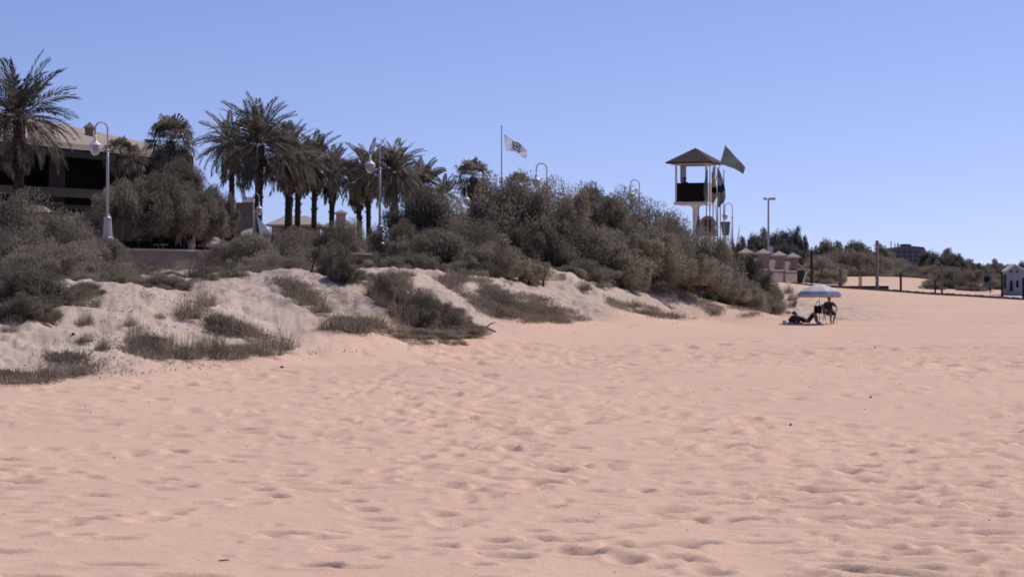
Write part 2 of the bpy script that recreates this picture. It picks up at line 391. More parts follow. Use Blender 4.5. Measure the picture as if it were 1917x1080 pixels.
# walked tracks: pairs of prints
for (x0, y0, ang, n) in [(-4, 14, 0.9, 26), (1, 13, 1.9, 30), (3.5, 17, 2.6, 22), (-2, 20, 0.3, 30), (5, 24, 2.2, 26), (-6, 27, 0.15, 40), (0, 33, 0.1, 40)]:
    for k in range(n):
        s = 0.62 * k; side = 0.13 * (1 if k % 2 else -1)
        a = ang + 0.02 * k
        stamp(x0 + math.cos(a) * s - math.sin(a) * side, y0 + math.sin(a) * s + math.cos(a) * side, 0.15, 0.085, a, 0.06)

nr, nc = GX.shape
V = np.stack([GX, GY, GZf], -1).reshape(-1, 3)
idx = np.arange(nr * nc).reshape(nr, nc)
Q = np.stack([idx[:-1, :-1], idx[:-1, 1:], idx[1:, 1:], idx[1:, :-1]], -1).reshape(-1, 4)
ground = mk('sand', V, Q, M['sand'], smooth=True)
at = ground.data.attributes.new('dune', 'FLOAT', 'POINT'); at.data.foreach_set('value', DM.astype(np.float32).ravel())
tag(ground, kind='structure')
GPY = CY - (GZf - CH) / GY * F       # photo row of every terrain vertex
def Hz(x, y):
    i = int(np.clip(np.searchsorted(ROWS, y) - 1, 0, nr - 2)); t = x / y
    j = int(np.clip(np.searchsorted(TC, t) - 1, 0, nc - 2))
    u = (t - TC[j]) / (TC[j + 1] - TC[j]); v = (y - ROWS[i]) / (ROWS[i + 1] - ROWS[i])
    return float((GZf[i, j] * (1 - u) + GZf[i, j + 1] * u) * (1 - v) + (GZf[i + 1, j] * (1 - u) + GZf[i + 1, j + 1] * u) * v)
_i0 = np.searchsorted(ROWS, 9.0)
def hit(px, py):
    """first terrain point along the sight line"""
    j = int(np.clip(np.searchsorted(TC, (px - CX) / F), 0, nc - 1))
    colm = GPY[_i0:, j]; k = np.argmax(colm <= py)
    d = ROWS[_i0 + k]; x = X(px, d)
    return Vector((x, d, Hz(x, d)))
def on(px, d): 
    x = X(px, d); return Vector((x, d, Hz(x, d)))
# ------------------------------------------------------------------ foliage
def diamonds(p, ax, l, w, rng, bend=None):
    n = len(p); r = rng.normal(size=(n, 3)); s = np.cross(ax, r); s /= np.linalg.norm(s, axis=1)[:, None] + 1e-9
    l = l[:, None]; w = w[:, None]
    mid = p + ax * l * 0.5
    V = np.stack([p, mid + s * w, p + ax * l, mid - s * w], 1).reshape(-1, 3)
    return V, np.arange(n * 4).reshape(n, 4)
def foliage(seed, n, lobes, ln=(0.05, 0.1), wd=(0.008, 0.016), up=0.45, zmin=0.01, jit=0.6, rmin=0.35):
    rng = np.random.default_rng(seed); lob = np.array(lobes)
    pr = lob[:, 3] ** 2; k = rng.choice(len(lob), n, p=pr / pr.sum())
    d = rng.normal(size=(n, 3)); d /= np.linalg.norm(d, axis=1)[:, None]
    # sub-clumps: pull directions toward a few seeds so the surface breaks up
    cl = rng.normal(size=(len(lob) * 9, 3)); cl /= np.linalg.norm(cl, axis=1)[:, None]
    ci = k * 9 + rng.integers(0, 9, n)
    d = d * 0.55 + cl[ci] * 0.8; d /= np.linalg.norm(d, axis=1)[:, None]
    rr = lob[k, 3] * (rmin + (1.08 - rmin) * rng.random(n) ** 0.55)
    p = lob[k, :3] + d * rr[:, None]
    ax = d * 0.8 + np.array([0, 0, up]) + rng.normal(size=(n, 3)) * jit; ax /= np.linalg.norm(ax, axis=1)[:, None]
    ok = p[:, 2] > zmin; p = p[ok]; ax = ax[ok]; m = len(p)
    return diamonds(p, ax, rng.uniform(*ln, m), rng.uniform(*wd, m), rng)
def dome_lobes(seed, k=16, h=1.0, low=0.12):
    rng = random.Random(seed); r = []
    for i in range(k):
        a = rng.uniform(0, 2 * PI); e = rng.uniform(0, 1) ** 0.8
        q = math.sqrt(max(0, 1 - e * e)) * rng.uniform(0.4, 0.82)
        R = rng.uniform(0.12, 0.38)
        r.append((q * math.cos(a), q * math.sin(a), max(low, e * rng.uniform(.55, .85) * h), R))
    for i in range(14):                      # feathery plumes standing out of the outline
        a = rng.uniform(0, 2 * PI); e = rng.uniform(0.05, .85); q = math.sqrt(max(0, 1 - e * e)) * rng.uniform(.7, .95)
        for j in range(3): r.append((q * math.cos(a) * (1 + .07 * j), q * math.sin(a) * (1 + .07 * j), (e * .72 + .07 * j) * h, .15 - .035 * j))
    for i in range(5):
        a = i * 1.257 + rng.random(); r.append((0.62 * math.cos(a), 0.62 * math.sin(a), 0.16, 0.28))
    r.append((0, 0, 0.4 * h, 0.5)); return r
def stems_mb(seed, k, zt, spread, r0, lean=0.0):
    rng = random.Random(seed); mb = MB()
    for i in range(k):
        a = 2 * PI * i / k + rng.uniform(-.5, .5); s = spread * rng.uniform(0.5, 1.1); z = zt * rng.uniform(0.75, 1.1)
        pts = []; wob = rng.uniform(-.06, .06)
        for j in range(7):
            t = j / 6; pts.append((math.cos(a) * s * t ** 1.3 + lean * t + wob * math.sin(t * 5), math.sin(a) * s * t ** 1.3 + wob * math.cos(t * 4) - wob, z * t - 0.03))
        mb.tube(pts, [r0 * (1 - 0.75 * j / 6) for j in range(7)], 6)
        e = Vector(pts[4])
        for q in range(2):
            b = a + rng.uniform(-1, 1); mb.tube([e, e + Vector((math.cos(b) * .1, math.sin(b) * .1, .12)), e + Vector((math.cos(b) * .2, math.sin(b) * .2, .2))], [r0 * .35, r0 * .25, r0 * .08], 5)
    return mb

def unit(V):
    V = V.copy(); V[:, 2] /= np.percentile(V[:, 2], 99.0); V[:, :2] /= np.percentile(np.abs(V[:, 0]), 97.5); return V
class Proto:
    def __init__(s, root): s.root = root; s.used = False
    def get(s):
        if not s.used: s.used = True; return s.root
        return copy_tree(s.root)
def set_mat(root, part, mat):
    for ch in root.children:
        if ch.name.split('.')[0] == part:
            ch.material_slots[0].link = 'OBJECT'; ch.material_slots[0].material = mat

BUSH = []
for i, sd in enumerate((3, 14, 25, 36, 47)):
    r = thing('tamarisk_bush', 'x', 'bush')
    Vv, Ff = foliage(100 + sd, 52000, dome_lobes(sd), (0.022, 0.06), (0.0035, 0.0075), up=.6, rmin=.2)
    Vv = unit(Vv); mk('foliage', Vv, Ff, M['tam'], r)
    stems_mb(sd, 7, 0.75, 0.6, 0.03).build('stems', M['wood_dark'], r)
    BUSH.append(Proto(r))
TREE = []
for i, sd in enumerate((5, 16, 29)):
    r = thing('tamarisk_tree', 'x', 'tree')
    lb = [(x, y, 0.52 + z * 0.46, q * 0.72) for x, y, z, q in dome_lobes(sd + 70, 20)]
    Vv, Ff = foliage(200 + sd, 46000, lb, (0.022, 0.06), (0.0035, 0.0075), up=0.3, zmin=0.4, rmin=.2)
    Vv = unit(Vv); mk('crown', Vv, Ff, M['tam'], r)
    stems_mb(sd, 4, 0.62, 0.45, 0.035, lean=-0.25).build('trunk', M['wood_dark'], r)
    TREE.append(Proto(r))
FTREE = []
for i, sd in enumerate((8, 19)):
    r = thing('pine_tree', 'x', 'tree')
    lb = [(x * .9, y * .9, 0.3 + z * 0.68, q * 0.75) for x, y, z, q in dome_lobes(sd + 170, 14)]
    Vv, Ff = foliage(300 + sd, 16000, lb, (0.04, 0.09), (0.008, 0.016), up=0.3, zmin=0.1)
    Vv = unit(Vv); mk('crown', Vv, Ff, M['far_leaf'], r)
    MB().tube([(0, 0, -.05), (0.03, 0, .3), (0, 0, .75)], [.06, .05, .02], 7).build('trunk', M['wood_dark'], r)
    FTREE.append(Proto(r))
def plant(protos, i, part, px, top, w, d, label, group, mat=None, name=None, cat=None, rz=None, sink=0.05, wf=1.22):
    r = protos[i % len(protos)].get(); l = on(px, d)
    h = max(0.25, Zp(top, d) - l.z); W = w / F * d
    r.location = (l.x, l.y, l.z - sink); W = min(W * wf, h * 4.2); r.scale = (W / 2, W / 2, h * 1.02 + sink); r.rotation_euler.z = rz if rz is not None else random.uniform(0, 6.28)
    r['label'] = label; r['group'] = group
    if mat: set_mat(r, part, M[mat])
    if name: r.name = name
    if cat: r['category'] = cat
    return r

G1 = 'bushes on the left dunes'
for i, (px, top, w, d, mat, lab) in enumerate([
    (25, 376, 170, 88, 'tam_grey', 'tall grey bush at the left edge, left of the small pale canopy'),
    (112, 408, 150, 86, 'tam_grey', 'grey bush under the dark veranda left of the person with bright shoulder'),
    (186, 454, 110, 83, 'tam_grey', 'soft grey bush hiding the foot of the tall left street lamp'),
    (245, 486, 100, 81, 'tam_grey', 'low grey bush hiding the left end of the pale wall'),
    (18, 438, 200, 72, 'tam', 'wide bush cut by the left edge, second row down from the canopy roof'),
    (125, 462, 190, 70, 'tam_grey', 'broad grey brown bush in the middle of the left thicket'),
    (205, 496, 130, 67, 'tam_grey', 'grey bush just above the left sand crest'),
    (30, 512, 190, 58, 'tam_grey', 'lowest wide bush on the left edge above the bare sand gully'),
    (118, 522, 130, 60, 'tam', 'bush hanging over the top of the left sand face beside the white flowers'),
    (55, 566, 110, 51, 'tam', 'dark hollowed bush at the bottom left of the thicket'),
    (318, 512, 130, 80, 'tam_grey', 'low thin bush along the foot of the pale wall'),
    (405, 506, 100, 84, 'tam_grey', 'low bush in front of the capped wall pier'),
    (466, 446, 120, 86, 'tam_grey', 'grey bush right of the capped pier below the drooping white flag'),
    (548, 437, 110, 89, 'tam_grey', 'pale grey bush at the foot of the paired palm trunks'),
    (510, 478, 130, 80, 'tam_grey', 'low grey bush along the top of the sand between pier and dead stick'),
    (622, 426, 96, 104, 'tam_dark', 'dark rounded bush between the slender palm trunk and the second tall lamp'),
    (624, 464, 70, 76, 'tam', 'small round bush overhanging the sand crest by the dead stick'),
    (760, 425, 80, 104, 'tam_grey', 'pale brown bush right of the second tall lamp'),
    (685, 494, 110, 90, 'tam_grey', 'low grey bush under the short piece of wall below the second tall lamp'),
    (770, 478, 120, 94, 'tam_grey', 'low grey brown bush at the left foot of the big tamarisk thicket'),
    (300, 516, 170, 66, 'tam_grey', 'low flat bush behind the left sand crest, left of the wall pier'),
    (395, 508, 150, 72, 'tam', 'low flat bush behind the dark leafy clumps under the wall pier'),
    (480, 498, 150, 75, 'tam_grey', 'low flat bush behind the crest below the drooping white flag'),
    (560, 486, 110, 78, 'tam_grey', 'low flat bush just left behind the dead stick'),
    (655, 500, 110, 80, 'tam', 'low flat bush right behind the dead stick'),
    (730, 486, 120, 90, 'tam_grey', 'low flat bush above the round sand brow'),
    (80, 480, 170, 64, 'tam_grey', 'soft grey bush in the lower half of the left thicket'),
    (180, 528, 110, 60, 'tam_grey', 'small grey bush at the right tip of the left thicket above the sand face'),
    (668, 424, 84, 117, 'tam_grey', 'pale bush behind and left of the second tall lamp pedestal'),
    (700, 436, 60, 118, 'tam', 'small bush directly behind the second tall lamp pedestal'),
    (588, 440, 90, 108, 'tam_grey', 'bush hiding the foot of the slender lone palm trunk'),
    (516, 438, 80, 110, 'tam_grey', 'bush right of the limp white flag below the first low house'),
    (22, 506, 160, 53, 'tam_grey', 'bush at the left edge just above the small sand ridge'),
    (96, 516, 130, 53, 'tam', 'bush left of the white flowered clump on the sand face'),
    (44, 562, 100, 50.5, 'tam_dark', 'dark bush with a shadowed hollow at the bottom of the left thicket'),
    (160, 536, 100, 54.5, 'tam_grey', 'small bush right at the left end of the sand crest'),
    (590, 470, 110, 92, 'tam_grey', 'soft bush below the slender lone palm trunk'),
]): plant(BUSH, i, 'foliage', px, top, w, d, lab, G1, mat)

G2 = 'tamarisk trees in front of the terrace'
for i, (px, top, w, d, mat, lab, rz) in enumerate([
    (228, 352, 120, 98, 'tam', 'bushy tamarisk tree just right of the tall left lamp', 0.2),
    (300, 338, 150, 99, 'tam', 'tamarisk tree with dark leaning trunks above the pale wall', 0.5),
    (356, 358, 126, 101, 'tam', 'tamarisk tree above the two standing people', 5.9),
    (402, 362, 74, 104, 'tam', 'smaller tamarisk tree left of the little white roof', 2.0),
    (338, 318, 120, 108, 'tam_dark', 'dark tamarisk crown under the fan palm with drooping leaves', 3.2),
]): plant(TREE, i, 'crown', px, top, w, d, lab, G2, mat, rz=rz)

G3 = 'big tamarisk thicket right of the second tall lamp'
for i, (px, top, w, d, mat, lab) in enumerate([
    (788, 372, 110, 108, 'tam_dark', 'dark tamarisk at the left end of the big thicket beside the second tall lamp'),
    (838, 380, 150, 108, 'tam', 'tamarisk in the thicket below the small pale lamp among the palms'),
    (905, 372, 120, 112, 'tam', 'tamarisk in the thicket left of the flagpole with the white flag'),
    (962, 346, 150, 112, 'tam', 'tallest tamarisk of the thicket, right of the white flag pole'),
    (1036, 358, 140, 113, 'tam', 'tall tamarisk directly below the third tall street lamp'),
    (1095, 364, 140, 116, 'tam', 'tamarisk below the small palm tuft on the skyline'),
    (1158, 374, 130, 118, 'tam_grey', 'brownish tamarisk below the fourth tall lamp'),
    (1222, 400, 120, 120, 'tam', 'tamarisk on the falling skyline left of the watchtower'),
    (1266, 414, 100, 123, 'tam', 'tamarisk in front of the watchtower leg'),
    (1312, 448, 110, 123, 'tam', 'tamarisk below the row of bare flagpoles'),
    (1356, 474, 104, 125, 'tam_dark', 'dark tamarisk below the last hooked lamp'),
    (1398, 506, 92, 127, 'tam', 'tamarisk in front of the stone piers'),
    (1430, 534, 70, 125, 'tam', 'darkest tamarisk at the right tip of the thicket near the parasol'),
    (1404, 546, 84, 122.5, 'tam', 'low full bush at the sand edge beside the right tip of the thicket'),
    (1330, 520, 100, 119.5, 'tam', 'full bush on the lower slope left of the right tip'),
    (815, 440, 130, 100, 'tam', 'front row tamarisk below the left end of the thicket'),
    (880, 425, 140, 102, 'tam', 'front row tamarisk, second from the left in the thicket'),
    (925, 462, 100, 98, 'tam_grey', 'low greyish tamarisk beside the stems that show light sand'),
    (1070, 420, 130, 111, 'tam', 'front row tamarisk right of the bare forked stems'),
    (1128, 440, 140, 112, 'tam_grey', 'front tamarisk above the pale sand shoulder'),
    (1190, 436, 140, 114, 'tam', 'front tamarisk above the first sand streak'),
    (1250, 452, 130, 116, 'tam', 'front tamarisk above the second sand streak'),
    (1310, 492, 120, 119, 'tam', 'low front tamarisk left of the pointed tip'),
    (1372, 528, 90, 121, 'tam', 'small front tamarisk just left of the right tip'),
    (985, 430, 110, 110, 'tam_dark', 'dark shaded tamarisk behind the forked stems'),
    (975, 490, 110, 100, 'tam', 'sprawling tamarisk at the foot of the forked stems'),
    (1085, 490, 90, 107, 'tam', 'small tamarisk at the edge of the pale sand below the thicket'),
    (1160, 486, 90, 110, 'tam', 'small dark tamarisk at the top of the sand streaks'),
    (1215, 518, 100, 113, 'tam_grey', 'low grey tamarisk between the two sand streaks'),
    (1290, 538, 110, 117, 'tam_grey', 'low spreading grey tamarisk at the foot of the dune, middle of the slope'),
    (1350, 552, 90, 120, 'tam_grey', 'lowest grey tamarisk at the sand edge left of the tip'),
    (860, 492, 110, 97, 'tam_grey', 'low grey tamarisk at the sand edge below the thicket left half'),
]): plant(BUSH, i + 2, 'foliage', px, top, w, d, lab, G3, mat, wf=1.42)

G4 = 'trees far off behind the right end of the beach'
for i, (px, top, w, d, lab) in enumerate([
    (1392, 452, 36, 205, 'dark far tree right of the last hooked lamp'), (1414, 446, 34, 210, 'narrow dark far tree left of the floodlight mast'),
    (1432, 438, 40, 212, 'far tree just behind the foot of the floodlight mast'), (1462, 440, 60, 208, 'rounded far tree right of the floodlight mast'),
    (1490, 436, 36, 205, 'tall far tree above the rightmost stone pier'), (1474, 462, 60, 200, 'low far tree crown right behind the stone piers'),
    (1512, 474, 36, 215, 'small dark far tree in the gap right of the stone piers'), (1545, 456, 44, 220, 'far tree with round top above the parasol'),
    (1572, 460, 50, 220, 'far tree next right of the round topped one above the parasol'), (1606, 458, 60, 222, 'bushy far tree left of the tall double post'),
    (1650, 464, 50, 225, 'far tree behind the tall double post'), (1740, 474, 40, 225, 'slim far tree right of the curved hazy building'),
    (1770, 472, 52, 222, 'ragged far tree, tallest right of the hazy building'), (1790, 482, 44, 222, 'far tree on the falling skyline, right of the ragged one'),
    (1815, 490, 50, 225, 'far tree left of the round black disc sign'), (1836, 498, 40, 228, 'lowest far tree directly above the black disc sign'),
    (1861, 490, 30, 300, 'small round far tree between the disc sign and the blue white hut'), (1912, 494, 24, 290, 'small dark far tree at the right edge above the hut roof'),
    (1884, 500, 50, 280, 'hazy far tree behind the blue white hut'),
]): plant(FTREE, i, 'crown', px, top, w, d + (28 if d < 250 else 0), lab, G4, wf=1.3)
G5 = 'scrub along the sandy path on the right'
for i, (px, top, w, d, mat, lab) in enumerate([
    (1530, 486, 90, 192, 'tam_grey', 'wide scrub bush right of the white railing'), (1585, 474, 110, 222, 'tam_grey', 'big pale scrub bush behind the thin twin posts'),
    (1630, 484, 90, 224, 'tam', 'dark scrub bush left behind the tall double post'), (1682, 490, 90, 226, 'tam', 'scrub bush right behind the tall double post'),
    (1706, 500, 70, 218, 'tam_grey', 'scrub bush above the bare far sand slope'), (1752, 500, 100, 212, 'tam', 'scrub bush above the leaning pair of posts'),
    (1795, 506, 110, 190, 'tam', 'scrub bush left of the black disc sign'), (1746, 531, 60, 184, 'tam_grey', 'small round scrub bush at the foot of the far sand slope'),
    (1820, 530, 90, 184, 'tam_grey', 'low scrub bush below the black disc sign'), (1660, 522, 40, 206, 'tam_grey', 'small scrub bush right at the foot of the tall double post'),
    (1545, 506, 60, 184, 'tam', 'shadowy scrub bush behind the parasol top'), (1868, 516, 40, 195, 'tam', 'scrub bush squeezed between disc sign and blue white hut'),
]): plant(BUSH, i, 'foliage', px, top, w, d, lab, G5, 'tam_grey', name='scrub_bush')

# ------------------------------------------------------------------ grass clumps
def blades(seed, n, spread=0.5, lean=0.9, w=0.012, dead=0.0, segs=3):
    rng = np.random.default_rng(seed)
    a = rng.uniform(0, 2 * PI, n); r = spread * np.sqrt(rng.random(n)) * 0.8
    p0 = np.stack([r * np.cos(a), r * np.sin(a), np.zeros(n) - 0.03], 1)
    out = a + rng.normal(0, 0.7, n); ln = lean * rng.random(n) ** 1.2; h = (0.2 + 1.05 * rng.random(n) ** 2.0) * (1.1 - 0.75 * r / spread)
    d = np.stack([np.cos(out), np.sin(out)], 1); side = np.stack([-np.sin(out + rng.normal(0, .8, n)), np.cos(out), np.zeros(n)], 1)
    rows = []
    for j in range(segs + 1):
        t = j / segs
        p = p0 + np.concatenate([d * (ln * t ** 1.8 * 0.6)[:, None], (h * (t - 0.3 * ln * t * t))[:, None]], 1)
        ww = w * (1 - t) ** 0.7 * rng.uniform(.7, 1.3, n)
        rows.append(p - side * ww[:, None]); rows.append(p + side * ww[:, None])
    V = np.stack(rows, 1).reshape(-1, 3); k = 2 * (segs + 1); Fq = []
    b = np.arange(n)[:, None] * k
    for j in range(segs): Fq.append(b + np.array([[2 * j, 2 * j + 1, 2 * j + 3, 2 * j + 2]]))
    return V, np.concatenate(Fq)
TUFT = []
for i, (sd, n, sp, le) in enumerate([(1, 420, .62, 1.1), (2, 340, .66, 1.4), (3, 480, .78, 1.0), (4, 260, .55, 1.3)]):
    V1, F1 = blades(400 + sd, n, sp, le, 0.0085)
    V2, F2 = foliage(450 + sd, 900, [(.1, 0, .12, .3), (.36, .12, .06, .24), (-.38, .15, .07, .26), (-.1, -.36, .05, .25), (.5, -.2, .02, .2), (-.55, -.1, .02, .2)], (0.05, 0.16), (0.004, 0.009), up=0.9, jit=.8, rmin=0.05)
    o = mk('dune_grass_clump', np.concatenate([V1, V2]), np.concatenate([F1, F2 + len(V1)]), M['grass'])
    o['category'] = 'grass clump'; TUFT.append(Proto(o))
G6 = 'grass clumps on the dune face'
TUFTS = [(45, 716, 60, 26, 'low grass clump at the far bottom left corner of the dune'), (92, 708, 80, 62, 'tall thin grass clump in the dark patch at the dune foot, lower left'),
    (135, 704, 70, 36, 'low grass clump at the right part of the lower left dark patch'), (160, 608, 44, 40, 'grass clump with white flowers at the top left of the sand face'),
    (160, 647, 40, 30, 'small grass clump below the flowering one on the left sand face'), (192, 656, 36, 40, 'thin upright grass clump left of the large dark tuft'),
    (258, 652, 62, 74, 'dark upright tuft alone in the middle of the left sand face'), (243, 612, 34, 34, 'little sparse tuft above the dark upright tuft'),
    (352, 598, 66, 66, 'dense dark bushy tuft below the left sand crest'), (384, 580, 60, 62, 'grey grass tuft leaning right beside the dense dark one'),
    (318, 668, 70, 52, 'left end tuft of the long grass bank'), (352, 672, 84, 62, 'tall seeded grass tuft in the long grass bank, second from left'),
    (392, 668, 84, 66, 'dense middle tuft of the long grass bank'), (424, 668, 60, 50, 'right end tuft of the middle grass bank by the white scrap'),
    (488, 664, 96, 58, 'wide dark grass clump at the dune foot right of the white scrap'), (528, 656, 84, 66, 'spiky grass clump at the right end of the long bank'),
    (432, 618, 64, 40, 'slanting grass clump on the sand ridge right of the dense dark tuft'), (462, 634, 70, 44, 'grass clump lower on the slanting sand ridge'),
    (410, 606, 44, 34, 'small tuft at the top of the slanting sand ridge'), (540, 556, 66, 40, 'grass clump on the upper slope below the dead stick, left'),
    (566, 572, 70, 44, 'grass clump on the upper slope, one step lower than the left one'), (598, 590, 64, 42, 'grass clump halfway down the slope below the dead stick'),
    (628, 618, 70, 50, 'grass clump low on the slope left of the dark diagonal bushes'), (655, 622, 60, 44, 'grass clump at the dune foot left of the dark diagonal bushes'),
    (700, 622, 80, 46, 'broad grass clump at the foot of the striped sand slope'), (745, 626, 70, 36, 'low grass clump in front of the dark diagonal bushes'),
    (365, 522, 50, 34, 'dark leafy clump on the crest left of centre, below the wall pier'), (396, 524, 44, 38, 'dark leafy clump on the crest next right of the first one'),
    (425, 520, 44, 38, 'dark leafy clump on the crest below the pier right side'), (452, 522, 40, 36, 'last dark leafy clump on the crest before the bare sand'),
    (880, 624, 44, 30, 'thin grass beside the piece of driftwood'), (1130, 540, 40, 24, 'small grass tuft at the edge of the pale sand shoulder'),
    (1095, 545, 40, 34, 'grass tuft hanging on the right shoulder of the pale sand'), (1180, 575, 60, 26, 'grass tuft on the upper sand streak'),
    (1215, 590, 70, 28, 'grass tuft on the middle of the lower sand streak'), (1262, 596, 70, 26, 'grass tuft at the bottom of the lower sand streak'),
    (905, 530, 50, 24, 'small tuft on the pale sand below the thicket'), (842, 525, 46, 24, 'small tuft on the pale sand right of the sand brow'), (760, 520, 40, 20, 'sparse dry tuft on the round pale sand brow'),
    (1476, 552, 24, 30, 'thin tuft on the sand right of the thicket tip, upper'), (1484, 568, 26, 24, 'thin tuft on the sand right of the thicket tip, lower'),
    (18, 622, 50, 34, 'scruffy grass clump at the left edge under the dark hollow bush'), (300, 598, 26, 18, 'tiny tuft on bare sand left of the dense dark tuft'), (275, 640, 40, 30, 'small tuft touching the dark upright tuft')]
for i, (px, py, w, h, lab) in enumerate(TUFTS):
    o = TUFT[i % 4].get(); l = hit(px, py); W = w / F * l.y; H = h / F * l.y
    o.location = l; o.scale = (W / 1.5, W / 1.3, H / 0.88); o.rotation_euler.z = random.uniform(0, 6.28)
    tag(o, lab, 'grass clump', G6)
    if 'flowers' in lab: flowering = o
    if 'leafy' in lab: o.material_slots[0].link = 'OBJECT'; o.material_slots[0].material = M['tam_dark']
# diagonal run of dark low bushes down the dune
short = ['topmost diagonal low bush', 'second diagonal low bush', 'largest diagonal low bush', 'fourth diagonal low bush', 'lowest diagonal bush by the driftwood', 'small head bush of the diagonal run', 'flat grey bush under the diagonal run', 'small bush right of the dead stick']
G7 = 'dark low bushes running diagonally down the dune'
for i, (px, py, w, h, mat, lab) in enumerate([
    (735, 572, 70, 48, 'tam', 'topmost of the dark low bushes in the diagonal run'), (765, 590, 80, 50, 'tam', 'dark low bush, second from the top of the diagonal run'),
    (792, 606, 90, 54, 'tam', 'largest low bush halfway down the diagonal run, dotted with white flowers'), (826, 618, 84, 46, 'tam', 'low bush near the bottom of the diagonal run'),
    (862, 628, 76, 30, 'tam_grey', 'lowest flat bush of the diagonal run by the driftwood'), (712, 548, 50, 36, 'tam', 'small bush at the very head of the diagonal run'),
    (800, 632, 100, 24, 'tam_grey', 'flat grey bush along the dune foot under the diagonal run'), (640, 528, 44, 40, 'tam_dark', 'small bush rooted on the brow right of the dead stick')]):
    l = hit(px, py); W = w / F * l.y; H = h / F * l.y
    r = BUSH[(i + 1) % 5].get()
    r.location = (l.x, l.y + W * .3, l.z - 0.06); r.scale = (W * .62, W * .8, H * (1.25, .85, 1.1, .8, .7, 1.0, .8, 1.1)[i]); r.rotation_euler.z = i * 1.3
    tag(r, lab, 'bush', G7); set_mat(r, 'foliage', M[mat]); r.name = 'low_bush'
    if 'flowers' in lab: flowering_bush = r
    for k in range(2):
        o = copy_tree(TUFT[(i + k) % 4].root); pxx = px + (k * 1.1 - .5) * w * .6; l = hit(pxx, py + (3, -4)[k]); W2 = w * (.55, .4)[k] / F * l.y
        o.location = l; o.scale = (W2, W2, H * (1.1, .8)[k]); o.rotation_euler.z = i + k * 2; tag(o, ('spiky grass growing at the left side of the ', 'spiky grass growing at the right side of the ')[k] + short[i], 'grass clump', 'grass around the diagonal low bushes')

for k in range(6):
    q = MB(); q.ball((random.uniform(-.5, .5), random.uniform(-.5, .1), random.uniform(.55, .95)), (.05, .05, .045), 6, 4); q.build('flower_head', M['shell'], flowering)
    q = MB(); q.ball((random.uniform(-.5, .5), random.uniform(-.5, .3), random.uniform(.85, 1.05)), (.03, .03, .035), 6, 4); q.build('flower_head', M['shell'], flowering_bush)
# creeping ground cover (nobody could count it)
def cover(name, label, polys, dens, hgt, mat, seed, rep=5, wmax=.012, thr=-.08):
    rng = np.random.default_rng(seed); pts = []
    for poly in polys:
        xs = [p[0] for p in poly]; ys = [p[1] for p in poly]
        n = int((max(xs) - min(xs)) * (max(ys) - min(ys)) * dens)
        for _ in range(n):
            x = rng.uniform(min(xs), max(xs)); y = rng.uniform(min(ys), max(ys)); c = False; j = len(poly) - 1
            for i in range(len(poly)):
                if (ys[i] > y) != (ys[j] > y) and x < (xs[j] - xs[i]) * (y - ys[i]) / (ys[j] - ys[i]) + xs[i]: c = not c
                j = i
            if c: pts.append(hit(x, y))
    p = np.array([tuple(q) for q in pts]); n = len(p)
    keep = fbm(p[:, 0] * 1.3, p[:, 1] * 0.7, seed) > thr; p = p[keep]
    p = np.repeat(p, rep, 0); n = len(p); p[:, :2] += rng.normal(0, 0.16, (n, 2)); p[:, 2] += rng.uniform(-0.02, 0.05, n)
    ax = rng.normal(size=(n, 3)) * 0.7 + np.array([0, 0, 0.8]); ax /= np.linalg.norm(ax, axis=1)[:, None]
    Vv, Ff = diamonds(p, ax, rng.uniform(hgt * .5, hgt * 1.3, n), rng.uniform(0.005, wmax, n), rng)
    o = mk(name, Vv, Ff, M[mat]); tag(o, label, 'ground cover', kind='stuff'); return o
cover('ground_cover', 'grey creeping plants matted on the sand slopes', [
    [(805, 520), (900, 528), (960, 552), (1040, 566), (1100, 604), (1060, 608), (960, 606), (900, 590), (870, 560)],
    [(20, 700), (60, 680), (130, 676), (180, 690), (150, 706), (60, 720), (0, 722)],
    [(230, 660), (300, 656), (330, 668), (300, 678)], [(400, 662), (470, 655), (450, 674), (400, 676)],
    [(520, 525), (560, 540), (600, 572), (560, 566)], [(620, 600), (690, 606), (720, 628), (650, 626)],
    [(1130, 560), (1190, 570), (1300, 600), (1220, 598), (1150, 580)],
    [(1190, 505), (1260, 540), (1340, 575), (1440, 582), (1400, 597), (1320, 592), (1240, 560)],
    [(370, 590), (420, 605), (500, 640), (440, 640), (390, 615)],
    [(850, 505), (920, 512), (880, 530), (840, 525)]], 0.42, 0.15, 'mat_grass', 77, 9)
cover('dry_twigs', 'dry twigs and leaf litter scattered over the dune sand', [
    [(90, 620), (230, 535), (330, 545), (480, 590), (540, 640), (420, 680), (200, 700), (60, 690)], [(480, 520), (600, 495), (700, 540), (760, 600), (640, 640), (560, 590)],
    [(740, 510), (900, 525), (1100, 520), (1240, 560), (1300, 595), (1000, 620), (800, 560)], [(200, 690), (560, 665), (900, 630), (1300, 600), (1300, 606), (900, 642), (560, 680), (200, 712)]], 0.006, 0.09, 'wood', 78)

